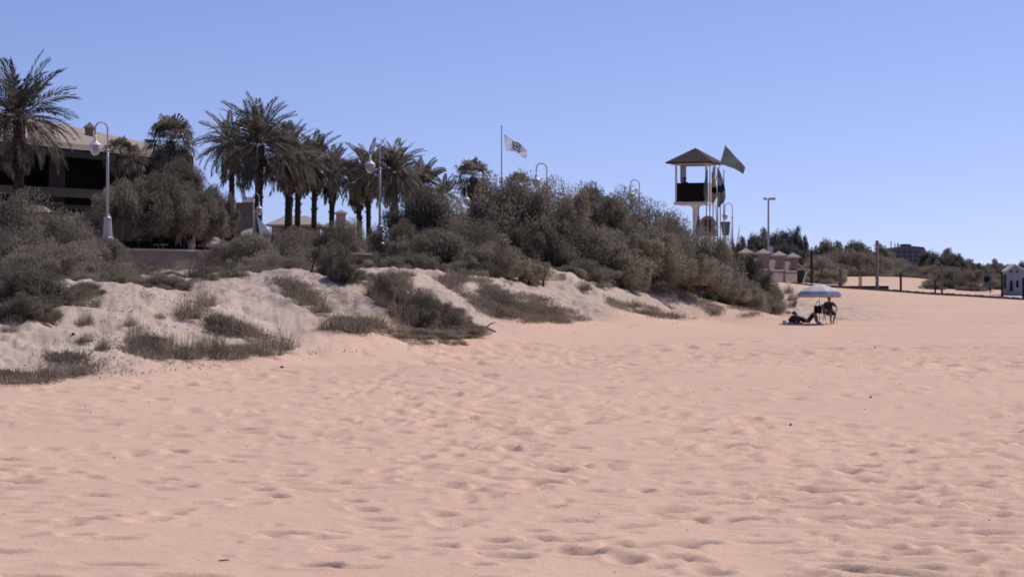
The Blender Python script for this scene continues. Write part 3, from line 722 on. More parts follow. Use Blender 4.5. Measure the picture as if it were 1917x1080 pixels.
# white flower heads on a few clumps belong to the ground: scraps of litter
def blob(name, label, cat, px, py, size, mat, group=None, rz=0.3, lift=0.3):
    l = hit(px, py); mb = MB(); rr = random.Random(int(px * 7 + py))
    sx, sy, sz = size; vs = []
    mb.ball((0, 0, sz * lift), (sx / 2, sy / 2, sz / 2), 9, 6)
    mb.V = [(x * rr.uniform(.8, 1.2), y * rr.uniform(.8, 1.2), z * rr.uniform(.8, 1.2)) for x, y, z in mb.V]
    o = mb.build(name, M[mat]); o.location = l; o.rotation_euler.z = rz; tag(o, label, cat, group); return o
blob('litter_scrap', 'white scrap of litter caught in the long grass bank', 'litter', 417, 660, (.09, .05, .22), 'shell', lift=.5)
blob('stone', 'dark stone lying alone on the open sand right of centre', 'stone', 1480, 797, (.03, .03, .035), 'pebble')
blob('stone', 'dark stone on the smooth sand at right, below the parasol', 'stone', 1630, 745, (.035, .03, .035), 'pebble')
blob('stone', 'dark stone on smooth sand farther off, right of the parasol', 'stone', 1638, 652, (.05, .045, .05), 'pebble')
blob('stone', 'dark stone near the dune foot left of centre', 'stone', 528, 689, (.09, .06, .05), 'pebble')
blob('stone', 'small dark stone on the left sand face between the tufts', 'stone', 137, 634, (.08, .06, .06), 'pebble')
mb = MB(); mb.tube([(-.03, 0, .003), (0, .004, .005), (.038, -.004, .009)], [.004, .005, .003], 6)
o = mb.build('driftwood_stick', M['wood']); o.location = hit(418, 1051); tag(o, 'short grey stick on the sand near the bottom edge, left of centre', 'stick')
mb = MB(); mb.tube([(-.5, 0, .1), (-.2, .05, .2), (.1, 0, .18), (.4, .05, .05)], [.03, .05, .04, .02], 7); mb.tube([(-.2, .05, .2), (-.3, .1, .32), (-.45, .1, .36)], [.03, .02, .01], 6)
mb.tube([(.1, 0, .18), (.25, -.1, .3), (.38, -.1, .33)], [.025, .02, .008], 6)
o = mb.build('driftwood', M['wood_dark']); o.location = hit(903, 626); tag(o, 'dark branched driftwood at the bottom end of the diagonal bushes', 'driftwood')
mb = MB(); mb.tube([(0, 0, -.05), (.05, 0, .2), (.12, .02, .42), (.22, 0, .62), (.26, 0, .85)], [.035, .03, .025, .018, .006], 7); mb.tube([(.12, .02, .42), (.06, 0, .6), (.08, 0, .75)], [.018, .012, .005], 6)
o = mb.build('dead_stick', M['wood_dark']); o.location = on(582, 70); tag(o, 'bare dead stick standing on the highest sand crest', 'stick')

for px, d, sgn, lab in ((992, 99, 1, 'bare forked dark stems in front of the thicket, above the pale sand, left of two'), (1016, 100, -1, 'single curved dark stem in front of the thicket, right of the forked stems')):
    g = on(px, d); q = MB(); h = 1.35
    q.tube([(0, 0, -.1), (-.08 * sgn, 0, .35 * h), (-.3 * sgn, .05, .8 * h), (-.55 * sgn, .1, 1.15 * h)] if sgn > 0 else [(0, 0, -.1), (.03, 0, .3 * h), (.26, .05, .6 * h), (.3, .1, 1.05 * h)], [.05, .045, .03, .012], 7)
    if sgn > 0: q.tube([(-.06, 0, .3 * h), (.1, 0, .75 * h), (.12, .05, 1.25 * h), (.3, .1, 1.5 * h)], [.045, .035, .025, .01], 7); q.tube([(-.3, .05, .8 * h), (-.2, .1, 1.2 * h)], [.025, .008], 5)
    o = q.build('dead_shrub', M['wood_dark']); o.location = g; tag(o, lab, 'shrub', 'dead shrubs before the thicket')
# fine debris over the open sand
rng = np.random.default_rng(9); mbV = []; mbF = []
def scatter(n, dlo, dhi, smin, smax, mat, name, label, flat):
    VV = []; FF = []; k = 0
    tet = np.array([(1, 0, 0), (-.6, .8, 0), (-.5, -.8, 0), (0, 0, 1.1)]); tf = [(0, 1, 3), (1, 2, 3), (2, 0, 3), (2, 1, 0)]
    while k < n:
        d = math.sqrt(rng.uniform(dlo ** 2, dhi ** 2)); x = d * rng.uniform(-.27, .27)
        if np.interp(d, FY, FX) > x: continue
        s = rng.uniform(smin, smax) * (0.6 + d / 40); a = rng.uniform(0, 6.28); c, q = math.cos(a), math.sin(a)
        t = tet * np.array([s * rng.uniform(.8, 2.2), s, s * flat]); t = np.stack([t[:, 0] * c - t[:, 1] * q, t[:, 0] * q + t[:, 1] * c, t[:, 2]], 1) + np.array([x, d, Hz(x, d) - .001])
        FF += [tuple(i + len(VV) for i in f) for f in tf]; VV += [tuple(v) for v in t]; k += 1
    o = mk(name, VV, FF, M[mat]); tag(o, label, 'debris', kind='stuff')
scatter(620, 11, 60, .003, .010, 'pebble', 'beach_debris', 'dark specks of shell, twig and seaweed strewn over the beach', .8)
scatter(420, 11, 50, .0025, .006, 'shell', 'shell_bits', 'tiny white shell fragments strewn over the beach', .6)

# ------------------------------------------------------------------ palms
def frond(rng, o, az, el, Ln, droop, nl, leaf, w, V, Fq, twist=0.0, lift=0.25):
    m = 9; p = np.array(o, float); pts = [p.copy()]; tans = []
    for i in range(m):
        t = (i + .5) / m; pt = el - droop * t ** 1.25
        td = np.array([math.cos(pt) * math.cos(az), math.cos(pt) * math.sin(az), math.sin(pt)]); tans.append(td); p = p + td * Ln / m; pts.append(p.copy())
    pts = np.array(pts); side = np.array([-math.sin(az), math.cos(az), 0.0])
    if twist: 
        upv = np.cross(tans[3], side); side = side * math.cos(twist) + upv * math.sin(twist)
    b = len(V)
    for i in range(m + 1):
        ww = 0.035 * (1 - .8 * i / m); V.append(pts[i] - side * ww); V.append(pts[i] + side * ww)
    for i in range(m): Fq.append((b + 2 * i, b + 2 * i + 1, b + 2 * i + 3, b + 2 * i + 2))
    for k in range(nl):
        t = 0.14 + 0.86 * (k + rng.random() * .6) / nl; f = t * m; i = min(int(f), m - 1); q = pts[i] + (pts[i + 1] - pts[i]) * (f - i); T = tans[i]
        up = np.cross(T, side); up = up * (1 if up[2] > 0 else -1)
        a = math.radians(58 - 34 * t); ll = leaf * math.sin(PI * (0.16 + 0.74 * t)) ** .7 * rng.uniform(.85, 1.1)
        for s in (-1, 1):
            d = T * math.cos(a) + side * (s * math.sin(a)) + up * lift + np.array([0, 0, -0.12]) + rng.normal(0, .06, 3)
            d /= np.linalg.norm(d); n = np.cross(d, T); n /= np.linalg.norm(n) + 1e-9; sd_ = np.cross(n, d)
            b = len(V); V += [q - sd_ * w * .5, q + d * ll * .55 - sd_ * w + np.array([0, 0, -.02]), q + d * ll + np.array([0, 0, -.1 * ll]), q + d * ll * .5 + sd_ * w]
            Fq.append((b, b + 1, b + 2, b + 3))
def trunk_mb(h, r0, r1, seed, boots=True):
    rng = random.Random(seed); mb = MB(); n = int(h / 0.16); pts = []; rad = []; lean = rng.uniform(-.12, .12)
    for i in range(n + 1):
        t = i / n; pts.append((lean * math.sin(t * 2) * .6, 0, h * t - .1)); rad.append((r0 + (r1 - r0) * t) * (1.0 if i % 2 else 1.09) * (1 + .12 * (t < .05)) * (1.25 if t > .93 else 1))
    mb.tube(pts, rad, 11)
    if boots:
        for i in range(46):
            t = 1 - (rng.random() ** 1.6) * .45; a = rng.uniform(0, 2 * PI); z = h * t - .1; R = r0 + (r1 - r0) * t
            c = Vector((math.cos(a), math.sin(a), 0)); p = c * R * .8 + Vector((lean * math.sin(t * 2) * .6, 0, z))
            mb.tube([p, p + c * .12 + Vector((0, 0, .16))], [.05, .02], 4)
    return mb
def date_palm(label, px, cpy, d, R, nfr, r0, seed, bx=None, skirt=14, stalks=14, group='date palms along the promenade', elmin=-44):
    nfr = int(nfr * 1.12); r0 *= .82
    rng = np.random.default_rng(seed); bx = px if bx is None else bx; base = on(bx, d); top = Zp(cpy, d); h = top - base.z; dx = X(px, d) - base.x
    root = thing('date_palm', label, 'palm tree', base, 0, group)
    t = trunk_mb(h, r0, r0 * .88, seed); t.V = [(x + dx * max(0, z / h) ** 1.3, y, z) for x, y, z in t.V]; t.build('trunk', M['bark'], root)
    V = []; Fq = []
    for i in range(nfr):
        u = (i + .5) / nfr; el = math.radians(86 - (86 - elmin) * u ** 0.95) + rng.normal(0, .06); az = i * 2.39996 + rng.normal(0, .2)
        frond(rng, (dx + .12 * math.cos(az), .12 * math.sin(az), h - .1 + .25 * (1 - u)), az, el, R * rng.uniform(.86, 1.08), rng.uniform(.45, .95) + .35 * max(0, math.cos(el)), 34, R * .21, .026, V, Fq, rng.normal(0, .5))
    mk('crown', np.array(V), np.array(Fq), M['palm'], root)
    V = []; Fq = []
    for i in range(skirt):
        az = i * 2.39996 + rng.normal(0, .3); el = math.radians(rng.uniform(-75, -35))
        frond(rng, (dx + r0 * .8 * math.cos(az), r0 * .8 * math.sin(az), h - rng.uniform(.2, .9)), az, el, R * rng.uniform(.45, .7), rng.uniform(.3, .8), 22, R * .17, .028, V, Fq, rng.normal(0, .6))
    if V: mk('dry_skirt', np.array(V), np.array(Fq), M['palm_dry'], root)
    mb = MB()
    for i in range(stalks):
        az = rng.uniform(0, 2 * PI); a = Vector((math.cos(az), math.sin(az), 0)); o = Vector((dx, 0, h - .1)); l = R * rng.uniform(.3, .6)
        mb.tube([o + a * .1, o + a * l * .5 + Vector((0, 0, .12 * l)), o + a * l * .9 + Vector((0, 0, -.25 * l)), o + a * l * 1.05 + Vector((0, 0, -.6 * l))], [.022, .02, .03, .015], 5)
    if stalks: mb.build('fruit_stalks', M['stalk'], root)
    return root
def fan_palm(label, px, cpy, d, R, n, r0, seed, group='fan palms on the skyline', bx=None):
    rng = np.random.default_rng(seed); base = on(px, d); top = Zp(cpy, d); h = top - base.z
    root = thing('fan_palm', label, 'palm tree', base, 0, group)
    trunk_mb(h, r0, r0 * .9, seed, False).build('trunk', M['bark'], root)
    def leaves(n, lo, hi, dry, V, Fq):
        for i in range(n):
            u = (i + .5) / n; el = math.radians(hi - (hi - lo) * u) + rng.normal(0, .08); az = i * 2.39996 + rng.normal(0, .25)
            T = np.array([math.cos(el) * math.cos(az), math.cos(el) * math.sin(az), math.sin(el)]); side = np.array([-math.sin(az), math.cos(az), 0])
            o = np.array([0, 0, h]); e = o + T * R * rng.uniform(.45, .65) + np.array([0, 0, -.06 * R]); b = len(V)
            V += [o - side * .02, o + side * .02, e + side * .012, e - side * .012]; Fq.append((b, b + 1, b + 2, b + 3))
            N_ = np.cross(T, side); ns = 17; fr = R * rng.uniform(.42, .6)
            for k in range(ns):
                a = math.radians(-105 + 210 * k / (ns - 1)); D = T * math.cos(a) + side * math.sin(a) + rng.normal(0, .05, 3); pw = np.cross(D, N_); pw /= np.linalg.norm(pw) + 1e-9
                m = e + D * fr * .62; tip = e + D * fr * .9 + np.array([0, 0, -fr * rng.uniform(.25, .6)]); ww = fr * .055
                b = len(V); V += [e, m - pw * ww, m + pw * ww, tip]; Fq.append((b, b + 1, b + 3, b + 2))
    V = []; Fq = []; leaves(n, -35, 82, False, V, Fq); mk('crown', np.array(V), np.array(Fq), M['palm'], root)
    V = []; Fq = []; leaves(max(8, n // 2), -85, -40, True, V, Fq); mk('dry_skirt', np.array(V), np.array(Fq), M['palm_dry'], root)
    return root
date_palm('big date palm at the left edge in front of the beige roof', 38, 222, 104, 3.0, 52, .29, 21, bx=36, elmin=-28, skirt=8)
date_palm('tallest date palm, right of the fan palm with its high upright fronds', 484, 272, 118, 2.7, 54, .26, 22, bx=480, elmin=-42)
date_palm('shorter date palm half hidden left of the tallest one', 431, 272, 126, 2.0, 44, .2, 23, bx=433)
date_palm('date palm with thick dark trunk next right of the tallest one', 541, 292, 121, 1.9, 50, .25, 24, bx=538, skirt=26)
date_palm('date palm leaning right close behind the thick dark trunk', 560, 306, 124, 1.6, 40, .2, 25, bx=556, skirt=24)
date_palm('date palm with the slender straight trunk standing alone against the sky', 588, 302, 128, 1.9, 46, .19, 26, bx=586, skirt=22)
date_palm('date palm with short dark trunk left of the small capped chimney', 622, 322, 134, 1.75, 46, .2, 27, bx=619, skirt=22)
date_palm('date palm with thin trunk just left of the second tall lamp head', 692, 324, 134, 1.95, 44, .18, 28, bx=691, skirt=18)
date_palm('smaller date palm with drooping skirt left of the second tall lamp', 670, 342, 138, 1.5, 40, .2, 29, bx=674, skirt=24)
date_palm('wide dense date palm behind the second tall lamp', 738, 322, 130, 2.0, 56, .24, 30, bx=738, skirt=16)
date_palm('low date palm at the right end of the palm row', 788, 348, 138, 1.7, 46, .22, 31)
date_palm('sparse grey date palm top between the palm row and the round fan palm', 832, 366, 146, 1.4, 26, .18, 32, skirt=4, stalks=2)
fan_palm('fan palm with drooping leaves above the roof end at left', 320, 262, 116, 1.5, 46, .2, 41)
fan_palm('round fan palm left of the pole with the white flag', 886, 330, 140, 1.35, 40, .2, 42)
fan_palm('small fan palm top just right of the white flag pole', 970, 345, 146, .95, 34, .17, 43)
fan_palm('tiny fan palm top on the skyline between the third and fourth lamps', 1105, 368, 160, .85, 30, .17, 44)
fan_palm('pale dry fan palm in front of the roof beside the tall left lamp', 226, 288, 108, .95, 22, .16, 45)
fan_palm('second pale dry fan palm in front of the roof, nearer the roof end', 250, 292, 110, .8, 18, .16, 46)
# ------------------------------------------------------------------ street lamps
def make_lamp():
    r = thing('street_lamp', 'x', 'street lamp')
    a = MB(); a.lathe([(.24, 0), (.24, .06), (.2, .1), (.145, .78), (.165, .8), (.165, .84), (.1, .9), (.06, 1.0)], 8, ph=PI / 8); a.build('base', M['lamp'], r)
    a = MB(); a.tube([(0, 0, .9), (0, 0, 2.6), (0, 0, 3.55)], [.062, .055, .05], 10)
    a.lathe([(.07, 0), (.085, .03), (.07, .07)], 10, (0, 0, 3.45)); a.build('pole', M['lamp'], r, True)
    R = .29; pts = [(0, 0, 3.5), (0, 0, 3.9), (0, 0, 4.3)]
    for k in range(1, 14): q = PI * k / 14; pts.append((-R + R * math.cos(q), 0, 4.3 + R * math.sin(q)))
    pts += [(-2 * R, 0, 4.3), (-2 * R, 0, 4.02)]
    a = MB(); a.tube(pts, .032, 8); a.build('arm', M['lamp'], r, True)
    a = MB(); a.lathe([(.035, .42), (.045, .3), (.07, .2), (.12, .12), (.21, .06), (.255, .02), (.255, 0)], 18, (-2 * R, 0, 3.66)); a.build('lamp_cap', M['lamp_cap'], r, True)
    a = MB(); a.lathe([(.235, .0), (.24, -.08), (.21, -.2), (.15, -.32), (.06, -.4)], 18, (-2 * R, 0, 3.655)); a.build('lamp_globe', M['globe'], r, True)
    return r
LP = make_lamp(); first = True
for px, top, d, rz, lab in [
    (201.5, 228, 95, .75, 'tallest looking white lamp with a hooked neck, left, in front of the beige roof'), (711, 270, 112, .72, 'white hooked lamp on a pale pedestal in front of the palm row'),
    (1023.5, 305, 132, 0, 'hooked lamp rising behind the thicket just right of the white flag'), (1197, 336, 155, 0, 'hooked lamp rising behind the thicket between the white flag and the watchtower'),
    (1371, 380, 190, 0, 'hooked lamp right beside the flagpoles of the watchtower'), (474.5, 362, 114, 2.4, 'small hooked lamp with its head to the right, against the tallest palm trunk'),
    (862.5, 347, 122, 2.4, 'small pale pinkish hooked lamp among the dark palms left of the flagpole')]:
    o = LP if first else copy_tree(LP); first = False
    b = on(px, d); zb = Zp(448 if px < 300 else 458, d) if (px < 300 or 700 < px < 800) else max(b.z, Zp(top, d) - (4.85 if d > 125 else 3.7)); s = (Zp(top, d) - zb) / 4.62
    o.location = (b.x, b.y, zb); o.scale = (s * .98, s * .98, s) if s > .9 else (s * .9, s * .9, s); o.rotation_euler.z = rz; tag(o, lab, 'street lamp', 'hooked promenade lamps')

# ------------------------------------------------------------------ promenade wall and piers
def pier(name, label, px, d, w, ztop, cap, mat, group, zb=None, rz=0.45, peak=.3):
    b = on(px, d); zb = b.z - .3 if zb is None else zb; r = thing(name, label, 'stone pier', (b.x, b.y, zb), rz, group); h = ztop - zb
    a = MB(); a.box((0, 0, (h - .08) / 2), (w, w, h - .08)); a.build('body', M[mat], r)
    a = MB(); c = cap / 2; z = h - .08; a.box((0, 0, z + .055), (cap, cap, .11))
    if peak: a.add([(-c, -c, z + .112), (c, -c, z + .112), (c, c, z + .112), (-c, c, z + .112), (0, 0, z + .11 + peak)], [(0, 1, 4), (1, 2, 4), (2, 3, 4), (3, 0, 4), (3, 2, 1, 0)])
    a.build('cap', M['cap'], r); return r
GP = 'piers of the promenade wall'
pier('wall_pier', 'wall pier with a pyramid cap between the pale wall and the bushes, left of centre', 401, 100, .72, Zp(459, 100), 1.12, 'wall', GP, peak=.36)
pier('wall_pier', 'pier carrying the tall left lamp, mostly hidden by grey bushes', 201.5, 95, .62, Zp(449, 95), .7, 'wall', GP, peak=0)
pier('wall_pier', 'pier carrying the second tall lamp at the end of the short wall piece', 711, 112, .62, Zp(459, 112), .7, 'wall', GP, peak=0)
def wall_seg(label, a, b, zt, th=.3):
    A = Vector((*a, 0)); B = Vector((*b, 0)); m = (A + B) / 2; rz = math.atan2(B.y - A.y, B.x - A.x); ln = (B - A).length; zb = min(Hz(*a), Hz(*b)) - .4
    r = thing('promenade_wall', label, 'wall', (m.x, m.y, zb), rz, 'lengths of promenade wall')
    q = MB(); q.box((0, 0, (zt - zb - .1) / 2), (ln, th, zt - zb - .1)); q.build('wall_panel', M['wall'], r)
    q = MB(); q.box((0, 0, zt - zb - .045), (ln, th + .14, .09)); q.build('coping', M['cap'], r)
L1 = (X(201, 95), 95.); P4 = (X(401, 100), 100.); L2 = (X(711, 112), 112.); L3 = (X(1024, 132), 132.); L0 = (X(-330, 80), 80.)
def lerp2(a, b, t): return (a[0] + (b[0] - a[0]) * t, a[1] + (b[1] - a[1]) * t)
wall_seg('wall hidden behind the grey bushes left of the tall left lamp', L0, lerp2(L0, L1, .97), 3.2)
wall_seg('pale wall with a light coping below the two standing people', lerp2(L1, P4, .06), lerp2(L1, P4, .93), 3.26)
wall_seg('wall between the capped pier and the second tall lamp, mostly overgrown', lerp2(P4, L2, .05), lerp2(P4, L2, .97), 3.3)
wall_seg('wall running on behind the big tamarisk thicket', lerp2(L2, L3, .03), L3, 3.3)
# promenade paving
pv = []; 
for a, off in ((L0, 0), (L1, 0), (P4, 0), (L2, 0), (L3, 0), ((X(1197, 155), 155.), 0), ((X(1371, 190), 190.), 0)): pv.append(Vector((a[0] - .4, a[1] + .3, 0)))
vs = []; fs = []
for p in pv:
    for o_ in (0, -9): vs.append((p.x + o_, p.y - o_ * .45, 2.62))
for i in range(len(pv) - 1): fs.append((2 * i, 2 * i + 2, 2 * i + 3, 2 * i + 1))
tag(mk('promenade', vs, fs, M['concrete']), kind='structure')

# stone piers and stair wall at the right
GS = 'capped stone piers at the beach steps'
SP = [(1396, 466, 166, 'leftmost capped stone pier, its body sunk in the thicket'), (1429, 467, 168, 'second capped stone pier from the left at the thicket edge'),
      (1458, 471, 171, 'third capped stone pier from the left'), (1484, 474, 174, 'rightmost capped stone pier beside the white railing')]
for px, ct, d, lab in SP: pier('stone_pier', lab, px, d, .74, Zp(ct + 8, d), 1.06, 'stone', GS, zb=Hz(X(px, d), d) - .3, rz=.15, peak=.34)
for i, lab in enumerate(['low stone wall between the first and second capped piers', 'stone wall panel between the second and third capped piers', 'stone wall panel between the two right capped piers']):
    (p0, _, d0, _), (p1, _, d1, _) = SP[i], SP[i + 1]; A = Vector((X(p0, d0), d0, 0)); B = Vector((X(p1, d1), d1, 0)); m = (A + B) / 2; ang = math.atan2(B.y - A.y, B.x - A.x); ln = (B - A).length - .72
    zb = Hz(m.x, m.y) - .3; r = thing('stone_wall', lab, 'wall', (m.x, m.y, zb), ang, 'stone wall panels at the beach steps'); zt = Zp(483 + i * 3, d0) - zb; zs = Zp(505 + i * 2, d0) - zb
    q = MB(); q.box((0, .1, zt / 2), (ln, .3, zt)); q.build('wall_panel', M['stone'], r)
    q = MB(); q.box((0, -.25, zs / 2), (ln + .3, .36, zs)); q.build('plinth', M['stone'], r)
    q = MB(); q.box((0, -.26, zs + .05), (ln + .3, .46, .09)); q.build('ledge', M['cap'], r)

# kerb and path
kp = [P(*t) for t in KERB]
kk = []
for i in range(len(kp) - 1):
    for j in range(24): kk.append(kp[i].lerp(kp[i + 1], j / 24))
vs = []; fs = []; rr = random.Random(3)
for i, p in enumerate(kk):
    z = Hz(p.x, p.y) + rr.uniform(-.03, .03)
    vs += [(p.x, p.y, z - .2), (p.x, p.y, z + .15), (p.x + .05, p.y + .35, z + .15), (p.x + .05, p.y + .35, z - .2)]
for i in range(len(kk) - 1):
    b = 4 * i
    for a in range(3): fs.append((b + a, b + 4 + a, b + 5 + a, b + a + 1))
tag(mk('path_kerb', vs, fs, M['wood']), kind='structure')
vs = []; fs = []
for i, p in enumerate(kk):
    for k in range(5): y = p.y + .5 + k * 1.2; x = p.x + .05 + k * .25; vs.append((x, y, Hz(x, y) + .05))
for i in range(len(kk) - 1):
    for k in range(4): b = i * 5 + k; fs.append((b, b + 5, b + 6, b + 1))
tag(mk('path', vs, fs, M['concrete']), kind='structure')

# ------------------------------------------------------------------ big building at left
def dd(px): return 118 + px * .05
bb = on(40, 124); bo = (bb.x, bb.y, bb.z)
bld = thing('veranda_building', 'large dark veranda building with a long beige roof at the left edge', 'building', bb)
def wq(mb, pts): mb.hexa(pts)
EL_, ER_ = -300, 335
def eave(px, py): return P(px, py, dd(px))
rf = MB(); e0 = P(EL_, 220, dd(EL_)); e1 = P(ER_, 291, dd(ER_)); r0_ = P(EL_, 142, 116); r1_ = P(ER_, 281, 156)
t = Vector((0, 0, .28)); rf.hexa([e0 - t, e1 - t, r1_ - t, r0_ - t, e0, e1, r1_, r0_]); roof = rf.build('roof', M['roof'], bld, off=bo)
q = MB(); u = Vector((0, .15, 0)); q.hexa([e0 + u - t * 3.0, e1 + u - t * 2.4, e1 + u * 3 - t * 2.4, e0 + u * 3 - t * 3.0, e0 + u - t * 1.02, e1 + u - t * 1.02, e1 + u * 3 - t * 1.02, e0 + u * 3 - t * 1.02]); q.build('fascia', M['dark'], bld, off=bo)
def strip(pxa, pxb, pya, pyb, dy, th, name, mat, parent=bld):   # vertical slab hanging under the eave line
    q = MB(); a = []
    for z in (pyb, pya):
        for px, o_ in ((pxa, 0), (pxb, 0), (pxb, th), (pxa, th)):
            p = P(px, z + (px) * .05, dd(px)); a.append((p.x, p.y + dy + o_, p.z))
    q.hexa(a); return q.build(name, mat, parent, off=bo)
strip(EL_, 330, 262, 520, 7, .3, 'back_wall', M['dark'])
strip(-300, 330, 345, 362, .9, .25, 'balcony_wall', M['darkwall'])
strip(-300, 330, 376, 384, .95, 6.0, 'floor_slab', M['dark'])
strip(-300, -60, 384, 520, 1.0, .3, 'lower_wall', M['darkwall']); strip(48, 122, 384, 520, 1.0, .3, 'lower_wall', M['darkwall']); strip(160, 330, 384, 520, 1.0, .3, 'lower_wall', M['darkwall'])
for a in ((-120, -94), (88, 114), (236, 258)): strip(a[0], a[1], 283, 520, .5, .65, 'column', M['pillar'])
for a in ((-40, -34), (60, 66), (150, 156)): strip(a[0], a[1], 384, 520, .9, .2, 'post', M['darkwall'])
cmb = MB(); c = P(168, 246, 139); cmb.box((c.x, c.y, c.z - .5), (.5, .5, 1.3)); s_ = .34; z_ = c.z + .16
cmb.box((c.x, c.y, z_ + .03), (.66, .66, .06)); cmb.add([(c.x - s_, c.y - s_, z_ + .062), (c.x + s_, c.y - s_, z_ + .062), (c.x + s_, c.y + s_, z_ + .062), (c.x - s_, c.y + s_, z_ + .062), (c.x, c.y, z_ + .4)], [(0, 1, 4), (1, 2, 4), (2, 3, 4), (3, 0, 4)])
ch = cmb.build('chimney', M['stone'], roof, off=bo)
pl = P(21, 290, 118.6); r = thing('pendant_lamp', 'small white pendant lamp hanging under the dark eave at the left edge', 'lamp', pl)
q = MB(); q.lathe([(.02, .3), (.05, .24), (.1, .12), (.13, 0), (.1, -.06), (.03, -.08)], 12); q.build('lamp_shade', M['lamp_cap'], r, True)
q = MB(); q.tube([(0, 0, .28), (0, 0, .62 + .28)], .012, 5); q.build('cord', M['dark'], r)
# small canopy
cb = on(68, 97); r = thing('canopy', 'small canopy with a pale flat hipped roof in front of the dark veranda', 'canopy', cb)
zc = Zp(397, 97) - cb.z; q = MB(); w_ = .52; q.add([(-w_, -.6, zc), (w_ + .1, -.6, zc), (w_ + .1, .6, zc), (-w_, .6, zc), (-.2, 0, zc + .27), (.3, 0, zc + .27)], [(0, 1, 5, 4), (1, 2, 5), (2, 3, 4, 5), (3, 0, 4), (3, 2, 1, 0)]); q.build('roof', M['cap'], r)
for x in (-.45, .5):
    for y in (-.5, .5): q = MB(); q.box((x, y, zc / 2), (.08, .08, zc)); q.build('post', M['wood_dark'], r)
# terrace bar
tb = on(235, 110); to = tuple(tb); r = thing('terrace_bar', 'low terrace bar with a shaded awning over a black opening behind the wall', 'bar', tb)
def quad8(p4, th): return [p - Vector((0, 0, th)) for p in p4] + list(p4)
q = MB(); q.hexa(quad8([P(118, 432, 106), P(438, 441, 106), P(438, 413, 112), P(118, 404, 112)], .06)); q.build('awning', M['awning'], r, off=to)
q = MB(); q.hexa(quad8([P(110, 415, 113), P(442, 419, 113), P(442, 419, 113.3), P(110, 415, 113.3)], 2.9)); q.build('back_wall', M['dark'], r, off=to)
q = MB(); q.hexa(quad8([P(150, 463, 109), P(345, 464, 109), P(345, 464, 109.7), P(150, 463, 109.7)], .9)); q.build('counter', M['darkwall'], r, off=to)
for px in (122, 178, 260, 345, 434): q = MB(); p = P(px, 434, 106.2); q.tube([(p.x, p.y, 2.5), (p.x, p.y, p.z)], .045, 6); q.build('post', M['wood_dark'], r, off=to)
# little white tables on the promenade
tb = Vector((X(300, 99), 99, 2.62)); r = thing('cafe_table', 'small white cafe table just above the wall coping, left of the two people', 'table', tb); zt = Zp(459, 99) - 2.62
q = MB(); q.lathe([(.33, 0), (.34, .02), (.33, .04)], 16, (0, 0, zt)); q.build('tabletop', M['white'], r)
for a in range(3): q = MB(); q.tube([(.28 * math.cos(a * 2.1), .28 * math.sin(a * 2.1), 0), (.1 * math.cos(a * 2.1), .1 * math.sin(a * 2.1), zt)], .018, 6); q.build('leg', M['white'], r)

# ------------------------------------------------------------------ houses seen between the palm trunks
def hip_house(name, label, cat, x0, x1, d, eav, ridge, base_py, depth, rmat, wmat, over=.5, rl=.4):
    xa, xb = X(x0, d), X(x1, d); m = (xa + xb) / 2; w_ = (xb - xa) / 2; b = Vector((m, d + depth / 2, Hz(m, d))); r = thing(name, label, cat, b)
    ze = Zp(eav, d) - b.z; zr = Zp(ridge, d) - b.z; h = depth / 2
    q = MB(); q.box((0, 0, (ze - .02) / 2 - .2), (2 * (w_ - over), depth - 2 * over, ze - .02 + .4)); q.build('wall', wmat, r)
    q = MB(); q.add([(-w_, -h, ze), (w_, -h, ze), (w_, h, ze), (-w_, h, ze), (-w_ * rl, 0, zr), (w_ * rl, 0, zr), (-w_, -h, ze - .12), (w_, -h, ze - .12), (w_, h, ze - .12), (-w_, h, ze - .12)],
        [(0, 1, 5, 4), (1, 2, 5), (2, 3, 4, 5), (3, 0, 4), (9, 8, 7, 6), (0, 6, 7, 1), (1, 7, 8, 2), (2, 8, 9, 3), (3, 9, 6, 0)]); q.build('roof', rmat, r)
    return r, ze, w_, h
r, ze, w_, h = hip_house('low_house', 'low house with a pale hipped roof seen between the palm trunks', 'house', 496, 600, 190, 420, 402, 470, 6, M['cap'], M['awning'])
for k in (-.5, .1, .6): q = MB(); q.box((k * w_, -h + .47, ze - .9), (.7, .08, .9)); q.build('window', M['far_glass'], r)
r, ze, w_, h = hip_house('low_house', 'second low pale roofed house right of the slender palm trunk', 'house', 596, 668, 196, 426, 412, 470, 6, M['cap'], M['awning'])
for k in (-.4, .3): q = MB(); q.box((k * w_, -h + .47, ze - .8), (.6, .08, .8)); q.build('window', M['far_glass'], r)
r, ze, w_, h = hip_house('chimney_turret', 'small square turret with a pointed cap between palm trunks', 'turret', 626, 649, 182, 398, 392, 440, 1.0, M['cap'], M['stone'], over=.12, rl=.02)
b = on(456, 150); r = thing('kiosk', 'tan kiosk with a bright white flat roof left of the tallest palm trunk', 'kiosk', b)
xa, xb = X(440, 150) - b.x, X(473, 150) - b.x; zr = Zp(379, 150) - b.z
q = MB(); q.box(((xa + xb) / 2, .8, zr / 2), (xb - xa, 1.5, zr)); q.build('wall', M['awning'], r)
q = MB(); q.box((X(465, 150) - b.x, .7, zr + .17), (.75, 1.9, .33)); q.build('roof', M['white'], r)
q = MB(); z0 = Zp(440, 150) - b.z; z1 = Zp(427, 150) - b.z; xa, xb = X(453, 150) - b.x, X(475, 150) - b.x
q.hexa([Vector(v) for v in [(xa, -.9, z0 - .04), (xb, -.9, z0 - .04), (xb, .0, z1 - .04), (xa + .1, .0, z1 - .04), (xa, -.9, z0), (xb, -.9, z0), (xb, .0, z1), (xa + .1, .0, z1)]]); q.build('awning', M['cap'], r)

